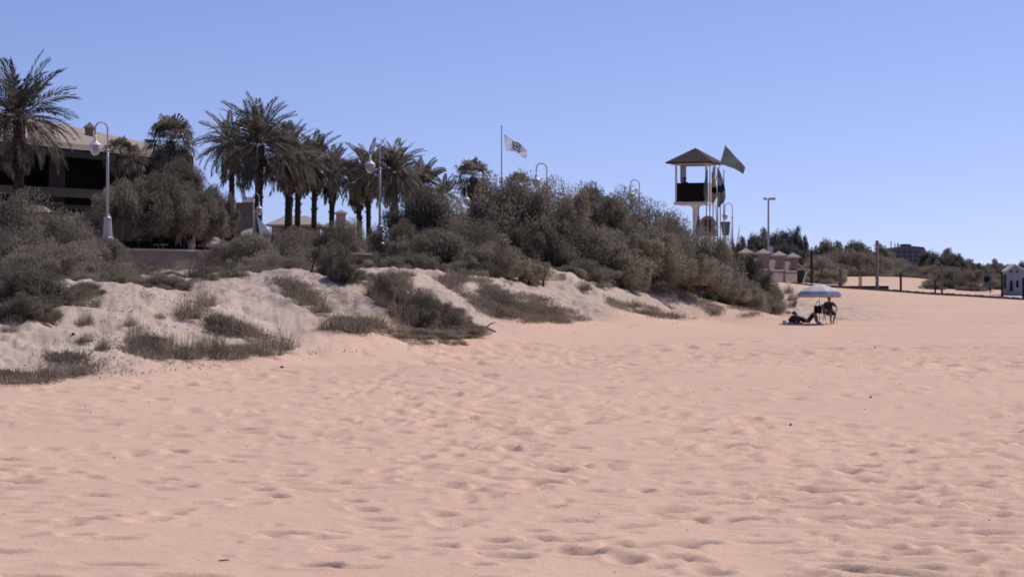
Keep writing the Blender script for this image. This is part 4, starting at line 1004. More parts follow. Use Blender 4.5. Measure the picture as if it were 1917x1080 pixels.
# ------------------------------------------------------------------ flags
def cloth(name, corners, mat, parent, nu=18, nv=10, amp=.06, waves=2.2, seed=0, off=(0, 0, 0), sag=0):
    """corners: hoist-top, hoist-bottom, fly-bottom, fly-top"""
    A, B, C_, D = [Vector(c) for c in corners]; V = []; Fs = []; o = Vector(off)
    for i in range(nu + 1):
        u = i / nu
        for j in range(nv + 1):
            v = j / nv; p = (A * (1 - u) + D * u) * (1 - v) + (B * (1 - u) + C_ * u) * v
            k = math.sin(u * waves * 2 * PI + v * 2.5 + seed) * amp * (0.15 + u) + math.sin(u * 9 + v * 5 + seed * 2) * amp * .3
            V.append(p + Vector((0.25 * k * math.sin(v * 3), k, 0.3 * k - sag * math.sin(PI * u) * (0.4 + .6 * v))) - o)
    for i in range(nu):
        for j in range(nv): a = i * (nv + 1) + j; Fs.append((a, a + nv + 1, a + nv + 2, a + 1))
    return mk(name, V, Fs, mat, parent, True), V, nv
def pole_mb(h, r0, r1): q = MB(); q.tube([(0, 0, -.1), (0, 0, h * .5), (0, 0, h)], [r0, (r0 + r1) / 2, r1], 9); q.ball((0, 0, h + r1), r1 * 1.7, 8, 5); return q
d = 125; b = on(939, d); hz_ = Zp(237, d) - b.z
r = thing('flagpole', 'tall slim flagpole carrying the white flag with a black square emblem', 'flagpole', b); pole_mb(hz_, .05, .025).build('pole', M['steel'], r)
q = MB(); q.box((0, 0, Zp(455, d) - b.z), (.3, .3, 1.1)); q.build('pedestal', M['stone'], r)
r = thing('white_flag', 'torn looking white flag with a black square emblem, flying from the slim pole', 'flag', P(940, 253, d)); fo = P(940, 253, d)
def FP(px, py, y=0): v = P(px, py, d); v.y += y; return v
cl, CV, nv = cloth('flag_cloth', [FP(943, 252), FP(947, 283, .1), FP(984, 299, .25), FP(988, 281, .35)], M['flag_white'], r, 26, 16, .17, 1.7, .9, fo, sag=-.16)
def on_cloth(u, v, lift):
    i, j = u * 26, v * 16; i0, j0 = min(int(i), 25), min(int(j), 15); a, b_ = i - i0, j - j0; g = lambda i, j: CV[i * 17 + j]
    p = (g(i0, j0) * (1 - a) + g(i0 + 1, j0) * a) * (1 - b_) + (g(i0, j0 + 1) * (1 - a) + g(i0 + 1, j0 + 1) * a) * b_
    return p + Vector((0, -lift, 0))
def emblem(bands, name, mat, lift):
    V = []; Fs = []
    for (u0, v0, u1, v1, n) in bands:
        for i in range(n):
            for j in range(n):
                b = len(V); a0, a1 = u0 + (u1 - u0) * i / n, u0 + (u1 - u0) * (i + 1) / n; c0, c1 = v0 + (v1 - v0) * j / n, v0 + (v1 - v0) * (j + 1) / n
                V += [on_cloth(a0, c0, lift), on_cloth(a1, c0, lift), on_cloth(a1, c1, lift), on_cloth(a0, c1, lift)]; Fs.append((b, b + 1, b + 2, b + 3))
    return mk(name, V, Fs, M[mat], r)
emblem([(.36, .14, .7, .22, 6), (.36, .74, .7, .82, 6), (.36, .22, .41, .74, 6), (.65, .22, .7, .74, 6)], 'emblem_frame', 'ink', .012)
V = []; Fs = []
for k in range(14):                                              # open hooked ring inside the frame
    t = math.radians(-60 + 300 * k / 13)
    for rr_ in (.085, .052): V.append(on_cloth(.52 + rr_ * math.cos(t), .5 + rr_ * 1.5 * math.sin(t), .013))
for k in range(13): Fs.append((2 * k, 2 * k + 2, 2 * k + 3, 2 * k + 1))
b_ = len(V); V += [on_cloth(.51, .36, .014), on_cloth(.545, .36, .014), on_cloth(.56, .54, .014), on_cloth(.52, .54, .014)]; Fs.append((b_, b_ + 1, b_ + 2, b_ + 3))
mk('emblem_mark', V, Fs, M['ink'], r)
# white flag drooping by the small lamp
d2 = 113; fo = P(479, 402, d2); r = thing('white_flag', 'limp white flag drooping beside the small hooked lamp, left of centre', 'flag', fo)
cloth('flag_cloth', [P(480, 402, d2), P(487, 444, d2), P(498, 447, d2 + .3), P(509, 442, d2 + .4)], M['flag_white'], r, 14, 12, .05, 1.3, 2, fo, sag=-.1)
b = on(478.5, d2 + .2); r = thing('flagpole', 'thin pale flagpole with the limp white flag by the kiosk', 'flagpole', b); pole_mb(Zp(396, d2) - b.z, .035, .02).build('pole', M['steel'], r)

# ------------------------------------------------------------------ watchtower
d = 140; b = on(1302, d); cz = Zp(379, d) - b.z; yaw = -.36
tw = thing('watchtower', 'beach watchtower with a dark pyramid roof, open sides and dark panels on a thick leg', 'watchtower', b, yaw)
q = MB(); q.lathe([(.2, -.2), (.18, cz * .5), (.18, cz - .35), (.46, cz - .16)], 12, (0, 0, 0)); q.build('leg', M['white'], tw)
S = 1.0
q = MB(); q.box((0, 0, cz - .09), (2 * S + .12, 2 * S + .12, .17)); q.build('floor', M['white'], tw)
for sx in (-1, 1):
    for sy in (-1, 1): q = MB(); q.box((sx * (S - .06), sy * (S - .06), cz + 1.2), (.11, .11, 2.4)); q.build('post', M['white'], tw)
q = MB(); q.box((0, -S + .06, cz + 2.3), (2 * S - .24, .09, .14)); q.box((0, S - .06, cz + 2.3), (2 * S - .24, .09, .14)); q.box((-S + .06, 0, cz + 2.3), (.09, 2 * S - .24, .14)); q.box((S - .06, 0, cz + 2.3), (.09, 2 * S - .24, .14)); q.build('top_rail', M['white'], tw)
for nm, c_, s_, mt in (('panel', (0, -S + .03, cz + .58), (2 * S - .24, .05, 1.12), 'black'), ('panel', (S - .03, 0, cz + .58), (.05, 2 * S - .24, 1.12), 'flag_pale'), ('panel', (0, S - .03, cz + .58), (2 * S - .24, .05, 1.12), 'white'), ('panel', (-S + .03, 0, cz + .58), (.05, 2 * S - .24, 1.12), 'white')):  # shade on the tower front put into its black panel colour
    q = MB(); q.box(c_, s_); q.build(nm, M[mt], tw)
q = MB(); q.box((-S + .17, .2, cz + 1.75), (.06, 1.1, 1.1)); q.build('window_screen', M['flag_pale'], tw)
q = MB(); o_ = 1.46; zr = cz + 2.38; q.add([(-o_, -o_, zr), (o_, -o_, zr), (o_, o_, zr), (-o_, o_, zr), (0, 0, zr + .92), (-o_, -o_, zr - .07), (o_, -o_, zr - .07), (o_, o_, zr - .07), (-o_, o_, zr - .07)],
    [(0, 1, 4), (1, 2, 4), (2, 3, 4), (3, 0, 4), (8, 7, 6, 5), (0, 5, 6, 1), (1, 6, 7, 2), (2, 7, 8, 3), (3, 8, 5, 0)]); q.build('roof', M['tower_roof'], tw)
q = MB()
for x in (.55, .95): q.tube([(x, 1.9, -.1), (x, 1.15, cz)], .03, 6)
for k in range(11): z = .3 + k * .36; y = 1.9 - .75 * z / cz; q.tube([(.55, y, z), (.95, y, z)], .02, 5)
q.build('ladder', M['steel'], tw)
# poles beside the tower
GFP = 'row of flagpoles beside the watchtower'; pd = 137
for px, top, lab in [(1322.5, 318, 'first flagpole of the row, right behind the watchtower corner'), (1329, 308, 'second flagpole of the row, with the limp grey flag'), (1335, 316, 'third flagpole of the row, with the limp tan flag'),
                     (1343.5, 316, 'fourth flagpole of the row, with the limp dark flag'), (1348.5, 380, 'short bare flagpole, fifth of the row'), (1355, 321, 'rightmost bare flagpole of the row')]:
    b = on(px, pd); r = thing('flagpole', lab, 'flagpole', b, 0, GFP); pole_mb(Zp(top, pd) - b.z, .045, .03).build('pole', M['steel'], r)
def limp(name, label, px, top, bot, w, mats, seed, lean=0):
    fo = P(px, top, pd - .12); r = thing('limp_flag', label, 'flag', fo, 0, 'limp flags beside the watchtower'); n = 14; V = []; Fs = []; rg = random.Random(seed); mi = []; nv = 16
    for j in range(nv + 1):
        v = j / nv; z = Zp(top + (bot - top) * v, pd) - fo.z; ww = w / F * pd * (0.12 + math.sin(PI * min(1, v * .62 + .02)) ** 1.1) * (1 if v < .86 else max(.25, 1 - (v - .86) * 4.5))
        for i in range(n + 1):
            u = i / n; V.append((u * ww + lean * v * .2, -.09 * math.sin(u * 11 + v * 1.4 + seed) * (.4 + v), z + .1 * u * math.sin(v * 3) - .06 * math.cos(u * 7 + seed)))
    for j in range(nv):
        for i in range(n): a = j * (n + 1) + i; Fs.append((a, a + n + 1, a + n + 2, a + 1)); mi.append(mats[1][min(len(mats[1]) - 1, int(j / nv * len(mats[1])))])
    mk('flag_cloth', V, Fs, None, r, True, [M[m] for m in mats[0]], mi)
limp('limp_flag', 'limp grey flag hanging right against the tower side', 1325, 318, 378, -7, (['flag_grey', 'flag_pale'], [1, 0, 0, 1]), 1)
limp('limp_flag', 'limp tan and black flag hanging between the grey and the dark one', 1332, 322, 382, 9, (['flag_tan', 'ink', 'flag_pale'], [2, 0, 0, 1, 0, 0]), 2)
limp('limp_flag', 'limp dark flag with a pale patch on the fourth pole', 1343.5, 317, 388, 13, (['flag_grey', 'flag_pale', 'navy'], [0, 1, 2, 0, 0]), 3)
# slanting pole with the big grey flag
a = P(1336.5, 350, 138.6); tp = P(1358.5, 271, 138.6); r = thing('flagpole', 'thin slanting pole fixed to the watchtower corner with the big grey flag', 'flagpole', a)
q = MB(); v = tp - a; q.tube([(0, 0, 0), v], [.03, .018], 7); q.build('pole', M['steel'], r)
fo = P(1358, 273, 138.6); r = thing('grey_flag', 'big dark grey flag flying stretched to the right of the watchtower roof', 'flag', fo)
cloth('flag_cloth', [P(1358, 273, 138.6), P(1348, 307, 138.6), P(1392, 325.5, 139.4), P(1395.5, 314, 139.4)], M['flag_grey'], r, 24, 12, .13, 1.3, .5, fo, sag=-.05)
# things under the poles
b = on(1325, 136); r = thing('notice_board', 'arch topped tan notice board seen through the flagpoles', 'notice board', b)
z0, z1 = Zp(442, 136) - b.z, Zp(404, 136) - b.z; w_ = X(1341, 136) - X(1309, 136); V = []; n = 14
pr = [(-w_ / 2, z0), (w_ / 2, z0), (w_ / 2, z0 + (z1 - z0) * .55)] + [(w_ / 2 * math.cos(PI * k / n), z0 + (z1 - z0) * (.55 + .45 * math.sin(PI * k / n))) for k in range(1, n)] + [(-w_ / 2, z0 + (z1 - z0) * .55)]
m = len(pr); V = [(x, -.05, z) for x, z in pr] + [(x, .05, z) for x, z in pr]
mk('board', V, [tuple(range(m)), tuple(range(2 * m - 1, m - 1, -1))] + [(i + m, (i + 1) % m + m, (i + 1) % m, i) for i in range(m)], M['board'], r)
for x in (-.13, .12): q = MB(); q.box((x, -.07, (z0 + z1) / 2 - .08), (.09, .03, (z1 - z0) * .75)); q.build('dark_slot', M['ink'], r)
for s_ in (-1, 1): q = MB(); q.lathe([(.06, -.04), (.14, -.04), (.14, .04), (.06, .04)], 12, (0, 0, 0)); q.V = [(x + s_ * (w_ / 2), z - .1, y + z0 + (z1 - z0) * .42) for x, y, z in q.V]; q.build('lifebuoy', M['white'], r)
for s_ in (-1, 1): q = MB(); q.box((s_ * .35, 0, z0 / 2 - .1), (.08, .08, z0 + .2)); q.build('leg', M['wood'], r)
b = on(1308, 134); r = thing('folded_parasol', 'closed grey parasol standing left of the notice board', 'parasol', b)
q = MB(); q.lathe([(.03, Zp(402, 134) - b.z), (.1, Zp(414, 134) - b.z), (.2, Zp(432, 134) - b.z), (.13, Zp(443, 134) - b.z)], 10); q.build('canopy', M['flag_grey'], r, True)
q = MB(); q.tube([(0, 0, -.1), (0, 0, Zp(384, 134) - b.z)], .035, 7); q.build('pole', M['steel'], r)
b = on(1358, 141); r = thing('sign_board', 'grey square sign board under the last hooked lamp', 'sign', b); z0, z1 = Zp(441, 141) - b.z, Zp(415, 141) - b.z
q = MB(); q.add([(-.3, -.03, z1), (-.18, -.03, z0), (.22, -.03, z0), (.3, -.03, z1), (-.3, .03, z1), (-.18, .03, z0), (.22, .03, z0), (.3, .03, z1)], [(0, 1, 2, 3), (7, 6, 5, 4), (0, 4, 5, 1), (1, 5, 6, 2), (2, 6, 7, 3), (3, 7, 4, 0)]); q.build('board', M['flag_grey'], r)
q = MB(); q.box((0, .06, z0 / 2), (.07, .07, z0 + .3)); q.build('post', M['steel'], r)
r = thing('bare_shrub', 'leafless grey shrub right of the last hooked lamp', 'shrub', on(1374, 150))
q = MB(); rg = random.Random(4); zz = Zp(416, 150) - on(1374, 150).z
for k in range(26):
    a = rg.uniform(-1, 1); p1 = Vector((a * .15, rg.uniform(-.1, .1), zz * .55)); q.tube([(0, 0, 0), p1, p1 + Vector((a * .35, rg.uniform(-.3, .3), zz * rg.uniform(.15, .42)))], [.03, .016, .005], 4)
q.build('branches', M['wood'], r)
# floodlight mast
b = on(1438.5, 200); r = thing('floodlight_mast', 'slim mast with two floodlights on top, right of the watchtower', 'floodlight', b); hz_ = Zp(373, 200) - b.z
q = MB(); q.tube([(0, 0, -.1), (0, 0, hz_)], [.11, .075], 9); q.build('pole', M['steel'], r)
q = MB(); q.tube([(-.35, 0, hz_), (.5, 0, hz_)], .035, 6); q.build('crossbar', M['steel'], r)
for x in (-.28, .2, .48):
    q = MB(); q.hexa([Vector(v) for v in [(x - .13, -.12, hz_ - .09), (x + .11, -.12, hz_ - .09), (x + .11, .18, hz_ + .02), (x - .13, .18, hz_ + .02), (x - .15, -.16, hz_ + .11), (x + .13, -.16, hz_ + .11), (x + .12, .18, hz_ + .16), (x - .14, .18, hz_ + .16)]]); q.build('floodlight', M['flag_pale'], r)

# ------------------------------------------------------------------ right hand side: posts, railing, huts
def post(label, px, top, d, w, mat, group='wooden posts along the sandy path', rz=.2, name='wooden_post', bury=.3):
    b = on(px, d); h = Zp(top, d) - b.z; q = MB(); W = w / F * d
    q.tube([(0, 0, -bury), (0.02, 0, h * .5), (0, 0, h - .05), (0, 0, h)], [W / 2, W / 2 * .98, W / 2 * .93, W / 2 * .8], 9)
    o = q.build(name, M[mat], None, True); o.location = b; o.rotation_euler.z = rz; return tag(o, label, 'post', group)
post('thick dark post at the right end of the white railing', 1519, 470, 172, 5.5, 'wood_dark'); post('stout grey bollard above the right rim of the parasol', 1573.5, 503, 167, 7.5, 'wood')
post('left one of the thin twin posts right of the parasol', 1608, 512, 163, 2.2, 'wood'); post('right taller one of the thin twin posts', 1611.5, 485, 163, 3, 'wood')
post('dark post in front of the bare far sand slope', 1686, 510, 160, 4.5, 'wood_dark'); post('short dark post, left of the leaning pair', 1750.5, 524, 158, 3.5, 'wood_dark')
post('taller post of the pair in front of the scrub at right', 1763, 495, 158, 4.5, 'wood'); post('dark post left of the blue white hut', 1876, 513, 154, 5, 'wood_dark'); post('dark post at the very right edge of the view', 1916, 520, 153, 6, 'wood_dark')
b = on(1642, 162); r = thing('mast', 'tallest weathered double timber mast beside the sandy path', 'mast', b); hz_ = Zp(450, 162) - b.z
for x in (-.055, .06): q = MB(); q.box((x, 0, hz_ / 2 - .15), (.1, .16, hz_ + .3 - (.04 if x > 0 else 0))); q.build('timber', M['wood'] if x < 0 else M['cap'], r)
for zc_ in (.7, hz_ - .5): q = MB(); q.box((0, -.09, zc_), (.24, .02, .1)); q.build('clamp', M['steel'], r)
A = on(1580, 168); B = on(1661, 163); m_ = (A + B) / 2; q = MB(); q.box((0, 0, .1), ((B - A).length, .25, .24)); o = q.build('timber_beam', M['wood_dark']); o.location = m_; o.rotation_euler.z = math.atan2(B.y - A.y, B.x - A.x)
tag(o, 'long dark timber beam lying on the sand at the foot of the tall mast', 'beam')
b = on(1506, 171); r = thing('railing', 'white railing with a sloping bar and a curved leg at the stone piers', 'railing', b)
def RL(px, py): v = P(px, py, 171) - b; v.y = 0; return v
q = MB(); q.tube([RL(1493.5, 494), RL(1500, 499), RL(1505.5, 505)], .05, 7); q.build('sloping_bar', M['cap'], r)
q = MB(); q.tube([RL(1494, 504.5), RL(1518, 506)], .05, 7); q.build('top_bar', M['cap'], r)
q = MB(); q.tube([RL(1511, 508), RL(1507, 516), RL(1504.5, 524), RL(1503.5, 532)], .05, 7); q.build('curved_leg', M['white'], r)
q = MB(); q.box(RL(1500, 519) + Vector((0, .3, 0)), (.5, .04, 1.0)); q.build('dark_screen', M['wood_dark'], r)
q = MB(); q.tube([(0, 0, -.1), (-.12, 0, .35), (.05, 0, .8), (.16, 0, 1.4)], [.05, .045, .05, .03], 7); q.tube([(.05, 0, .8), (.25, .1, 1.2)], [.03, .015], 5)
o = q.build('crooked_stump', M['wood_dark']); o.location = on(1536, 172); tag(o, 'crooked dark stump above the parasol', 'stump')
# bin / hut at right
b = on(1896, 172); d = 172; r = thing('beach_hut', 'blue white boarded beach hut with dark door and window at the right edge', 'hut', b)
xa, xb = X(1884, d) - b.x, X(1922, d) - b.x; zw = Zp(508, d) - b.z; zr = Zp(497, d) - b.z; xm = X(1899, d) - b.x; D = 1.3
q = MB(); q.add([(xa, 0, -.2), (xb, 0, -.2), (xb, 0, zw), (xm, 0, zr), (xa, 0, zw), (xa, D, -.2), (xb, D, -.2), (xb, D, zw), (xm, D, zr), (xa, D, zw)], [(0, 1, 2, 3, 4), (9, 8, 7, 6, 5), (0, 5, 6, 1), (1, 6, 7, 2), (4, 9, 5, 0)]); q.build('wall', M['kiosk'], r)
for nm, (p0, p1) in (('roof', ((xa - .06, zw - .03), (xm, zr + .03))), ('roof', ((xm, zr + .03), (xb + .1, zw - .06)))):
    q = MB(); q.hexa([Vector(v) for v in [(p0[0], -.2, p0[1]), (p1[0], -.2, p1[1]), (p1[0], D + .2, p1[1]), (p0[0], D + .2, p0[1]), (p0[0], -.2, p0[1] + .09), (p1[0], -.2, p1[1] + .09), (p1[0], D + .2, p1[1] + .09), (p0[0], D + .2, p0[1] + .09)]]); q.build(nm, M['umb_white'], r)
def hole(nm, x0, x1, y0, y1): q = MB(); a_, c_ = X(x0, d) - b.x, X(x1, d) - b.x; e_, f_ = Zp(y1, d) - b.z, Zp(y0, d) - b.z; q.box(((a_ + c_) / 2, -.02, (e_ + f_) / 2), (c_ - a_, .06, f_ - e_)); q.build(nm, M['ink'], r)
hole('door', 1891, 1895.5, 526, 545); hole('window', 1902.5, 1906.5, 525, 538); hole('vent', 1891, 1894, 507, 511); hole('vent', 1902, 1906, 507, 510); hole('door', 1879.5, 1883, 513, 541)
b = on(1849, 178); d = 178; r = thing('disc_sign', 'slate blue board with a big round black disc, left of the hut', 'sign', b)
q = MB(); q.add([(X(px, d) - b.x, yy, Zp(py, d) - b.z) for yy in (0, .06) for px, py in ((1852, 544), (1856, 543), (1857, 530), (1855, 512), (1850, 511), (1841, 520), (1841, 532))], [(0, 1, 2, 3, 4, 5, 6), (13, 12, 11, 10, 9, 8, 7)] + [(i + 7, (i + 1) % 7 + 7, (i + 1) % 7, i) for i in range(7)]); q.build('board', M['blue_panel'], r)
q = MB(); q.lathe([(.235, 0), (.235, .05)], 20); q.V = [(x + X(1847.5, d) - b.x, -z - .003, y + Zp(523, d) - b.z) for x, y, z in q.V]; q.build('disc', M['ink'], r)
q = MB(); q.box((X(1854, d) - b.x, .03, .3), (.08, .08, .9)); q.build('post', M['wood_dark'], r)
# hazy far buildings
d = 620; b = Vector((X(1704, d), d, 1.5)); r = thing('apartment_building', 'hazy blue apartment block with a curved roof far behind the trees', 'building', b); V = []; n = 16
def bx(px): return X(px, d) - b.x
pr = [(1672, 540), (1735, 540), (1734, 470)] + [(1734 - 62 * k / n, 463.5 - 3 * math.sin(PI * k / n)) for k in range(1, n)] + [(1672, 466)]
m = len(pr); V = [(bx(x), yy, Zp(y, d) - b.z) for yy in (0, 14) for x, y in pr]
mk('wall', V, [tuple(range(m)), tuple(range(2 * m - 1, m - 1, -1))] + [(i + m, (i + 1) % m + m, (i + 1) % m, i) for i in range(m)], M['far_blue'], r)
q = MB(); q.box((bx(1699), 5, Zp(460, d) - b.z), (1.6, 5, 1.0)); q.box((bx(1706), 5, Zp(459, d) - b.z), (1.2, 3, .6)); q.build('roof_house', M['far_blue'], r)
for px, t in ((1672.5, 451), (1680, 455), (1685, 454), (1687, 456)): q = MB(); q.tube([(bx(px), 4, Zp(466, d) - b.z), (bx(px), 4, Zp(t, d) - b.z)], .13, 5); q.build('mast', M['far_blue'], r)
for row in (472, 480, 488):
    for px in (1682, 1693, 1704, 1715, 1726): q = MB(); q.box((bx(px), -.05, Zp(row, d) - b.z), (1.0, .12, .55)); q.build('window', M['far_glass'], r)
d = 560; r, ze, w_, h = hip_house('far_house', 'hazy low block left of the curved roofed apartment building', 'building', 1648, 1674, d, 466, 465, 540, 8, M['far_blue'], M['far_blue'], over=.05)
for k in (-.5, .4): q = MB(); q.box((k * w_, -h, ze - 1.0), (.8, .15, .7)); q.build('window', M['far_glass'], r)
d = 430; r, ze, w_, h = hip_house('far_house', 'pale hazy house with a flat roof left behind the blue white hut', 'building', 1858, 1888, d, 500, 495, 540, 8, M['kiosk'], M['board'])
for k in (-.4, .4): q = MB(); q.box((k * w_, -h + .46, ze - .9), (.7, .12, .8)); q.build('window', M['far_glass'], r)

# ------------------------------------------------------------------ people
def skin_obj(name, verts, edges, radii, mat, parent, sub=2):
    me = bpy.data.meshes.new(name); me.from_pydata([tuple(v) for v in verts], edges, []); me.update()
    o = bpy.data.objects.new(name, me); COL.objects.link(o); md = o.modifiers.new('s', 'SKIN'); md.use_smooth_shade = True
    lay = me.skin_vertices[0] if me.skin_vertices else None
    for i, r_ in enumerate(radii): lay.data[i].radius = (r_, r_) if not hasattr(r_, '__len__') else r_; lay.data[i].use_root = (i == 0)
    sb = o.modifiers.new('u', 'SUBSURF'); sb.levels = sub; sb.render_levels = sub
    dg = bpy.context.evaluated_depsgraph_get(); nm = bpy.data.meshes.new_from_object(o.evaluated_get(dg)); o.modifiers.clear(); o.data = nm; nm.name = name
    nm.materials.clear(); nm.materials.append(mat); o.parent = parent; return o
def V3(*a): return Vector(a)
STAND = dict(pelvis=V3(0, 0, .96), waist=V3(0, 0, 1.1), chest=V3(0, -.01, 1.3), neck=V3(0, 0, 1.46), fdir=V3(0, -1, 0), udir=V3(0, 0, 1),
    shL=V3(-.18, 0, 1.4), elL=V3(-.23, .02, 1.12), wrL=V3(-.24, -.05, .88), shR=V3(.18, 0, 1.4), elR=V3(.23, .02, 1.12), wrR=V3(.24, -.05, .88),
    hiL=V3(-.09, 0, .9), knL=V3(-.1, -.02, .5), anL=V3(-.1, .02, .09), hiR=V3(.09, 0, .9), knR=V3(.1, -.02, .5), anR=V3(.1, .02, .09), toL=V3(-.12, -.17, .03), toR=V3(.12, -.17, .03), hdL=V3(0, -.1, -1), hdR=V3(0, -.1, -1))
def person(label, loc, rz, J, skin, top=None, bottom=None, hair='hair', scale=1.0, short=True, hairlen=.0, group=None):
    J = {**STAND, **J}; r = thing('person', label, 'person', loc, rz, group, (scale,) * 3); vs = []; es = []; rd = []
    def add(p, ra, par=None):
        vs.append(Vector(p)); rd.append(ra); i = len(vs) - 1
        if par is not None: es.append((par, i))
        return i
    f, u = J['fdir'].normalized(), J['udir'].normalized(); s = f.cross(u)
    pe = add(J['pelvis'], (.15, .115)); wa = add(J['waist'], (.128, .1), pe); cs = add(J['chest'], (.155, .11), wa); nk = add(J['neck'], .056, cs)
    c1 = add(J['neck'] + u * .09 + f * .015, .068, nk); c2 = add(J['neck'] + u * .17 + f * .012, .088, c1); c3 = add(J['neck'] + u * .235 - f * .002, .062, c2)
    nz = add(J['neck'] + u * .145 + f * .105, .013, c1); hc = J['neck'] + u * .165 + f * .012
    for k in (-1, 1): add(hc + s * k * .092, .016, c2)
    arm = {}
    for k, sg in (('L', -1), ('R', 1)):
        sh = add(J['sh' + k], .062, cs); el = add(J['el' + k], .043, sh); wr = add(J['wr' + k], .029, el); h = J['hd' + k].normalized()
        pm = add(J['wr' + k] + h * .055, (.036, .02), wr); sd_ = h.cross(Vector((1, 0, 0))) if abs(h.x) < .8 else h.cross(Vector((0, 0, 1))); sd_.normalize(); cu = sd_.cross(h)
        for fi, (o_, ln) in enumerate(((-.03, .062), (-.01, .075), (.01, .07), (.029, .056))):
            a1 = add(J['wr' + k] + h * .1 + sd_ * o_, .009, pm); a2 = add(J['wr' + k] + h * (.1 + ln * .5) + sd_ * o_ + cu * .008, .0085, a1); add(J['wr' + k] + h * (.1 + ln * .92) + sd_ * o_ + cu * .024, .007, a2)
        t1 = add(J['wr' + k] + h * .06 - sd_ * .045, .011, pm); add(J['wr' + k] + h * .1 - sd_ * .058 + cu * .01, .009, t1)
        hi = add(J['hi' + k], .094, pe); kn = add(J['kn' + k], .06, hi); an = add(J['an' + k], .041, kn); add(J['to' + k], (.04, .026), an); arm[k] = (sh, el, wr, hi, kn, an)
    skin_obj('body', vs, es, rd, M[skin], r)
    def clothes(name, mat, pts, ed): skin_obj(name, [p for p, _ in pts], ed, [q for _, q in pts], M[mat], r)
    if top:
        L_ = lambda a, b, t: J[a].lerp(J[b], t)
        clothes('shirt', top, [(J['waist'] - (J['chest'] - J['waist']) * .35, (.158, .125)), (J['waist'], (.15, .12)), (J['chest'], (.17, .126)), (J['neck'] - u * .03, .07), (J['shL'], .078), (L_('shL', 'elL', .7), .064), (J['shR'], .078), (L_('shR', 'elR', .7), .064)],
                [(0, 1), (1, 2), (2, 3), (2, 4), (4, 5), (2, 6), (6, 7)])
    if bottom:
        t = .85 if short else 1.0; L_ = lambda a, b, t: J[a].lerp(J[b], t)
        pts = [(J['pelvis'] + (J['waist'] - J['pelvis']) * .4, (.152, .125)), (J['pelvis'], (.168, .135)), (J['hiL'], .11), (L_('hiL', 'knL', t), .085), (J['hiR'], .11), (L_('hiR', 'knR', t), .085)]; ed = [(0, 1), (1, 2), (2, 3), (1, 4), (4, 5)]
        if not short: pts += [(L_('knL', 'anL', .92), .06), (L_('knR', 'anR', .92), .06)]; ed += [(3, 6), (5, 7)]
        clothes('shorts' if short else 'trousers', bottom, pts, ed)
    q = MB(); q.ball((0, 0, 0), 1, 14, 9); mt = Matrix((s, f, u)).transposed()
    V = []
    for p in q.V:
        v = Vector(p); lo = -.25 - hairlen if v.y < .25 else .3
        v.z = max(v.z, lo); V.append(hc + u * .03 - f * .008 + mt @ Vector((v.x * .1, v.y * .112, v.z * .1)))
    mk('hair', V, q.F, M[hair], r, True)
    for k in (-1, 1): q = MB(); q.ball(hc + s * k * .034 + f * .086 + u * .012, .011, 8, 5); q.build('eye', M['ink'], r, True)
    q = MB(); q.ball(hc - u * .055 + f * .075, (.024, .012, .007), 8, 5); q.build('mouth', M['skin_dark'], r, True)
    return r
pz = 2.62
person('bare chested person bending slightly, in front of the bar, left of the pair', V3(X(334, 99.5), 99.5, pz), .9, dict(chest=V3(0, -.12, 1.28), neck=V3(0, -.2, 1.4), shL=V3(-.18, -.14, 1.36), shR=V3(.18, -.14, 1.36), elL=V3(-.25, -.22, 1.1), wrL=V3(-.2, -.36, .92), elR=V3(.25, -.2, 1.1), wrR=V3(.2, -.35, .95), fdir=V3(0, -1, -.25), udir=V3(0, -.25, 1)), 'skin', None, 'navy', scale=1.0, group='people on the promenade')
person('standing person with bare arm and pale blue shorts, right of the pair', V3(X(358, 99), 99, pz), 2.2, dict(elR=V3(.3, -.05, 1.15), wrR=V3(.16, -.2, 1.05)), 'skin', 'char', 'blue_cloth', group='people on the promenade')
person('dark haired person with one bright shoulder among the left bushes', V3(X(150, 98), 98, pz + .12), .4, {}, 'skin', 'char', 'blue_cloth', group='people on the promenade')
person('person in dark clothes right behind the capped wall pier', V3(X(428, 102.5), 102.5, pz), .2, {}, 'skin_dark', 'char', 'navy', short=False, group='people on the promenade')
person('person in a pale blue shirt behind the second and third stone piers', V3(X(1442, 186), 186, Zp(457, 186) - 1.72), 2.4, {}, 'skin', 'blue_cloth', 'navy')
tb = on(1302, 140); cz_w = Zp(379, 140)
person('dark silhouetted person sitting inside the watchtower', V3(X(1282, 140.1), 140.1, cz_w - .22), -.8, dict(knL=V3(-.12, -.38, .85), anL=V3(-.12, -.4, .43), toL=V3(-.12, -.56, .3), knR=V3(.12, -.38, .85), anR=V3(.12, -.4, .43), toR=V3(.12, -.56, .3), elL=V3(-.24, -.08, 1.12), wrL=V3(-.15, -.3, 1.1), elR=V3(.24, -.08, 1.12), wrR=V3(.15, -.3, 1.1)), 'skin_dark', 'black', 'black')
q = thing('stool', 'stool under the person inside the watchtower', 'stool', V3(X(1282, 140.1), 140.1, cz_w)); a = MB(); a.box((0, 0, .57), (.36, .36, .06)); a.build('seat', M['wood_dark'], q)
for sx in (-1, 1):
    for sy in (-1, 1): a = MB(); a.tube([(sx * .14, sy * .14, 0), (sx * .12, sy * .12, .54)], .02, 6); a.build('leg', M['wood_dark'], q)

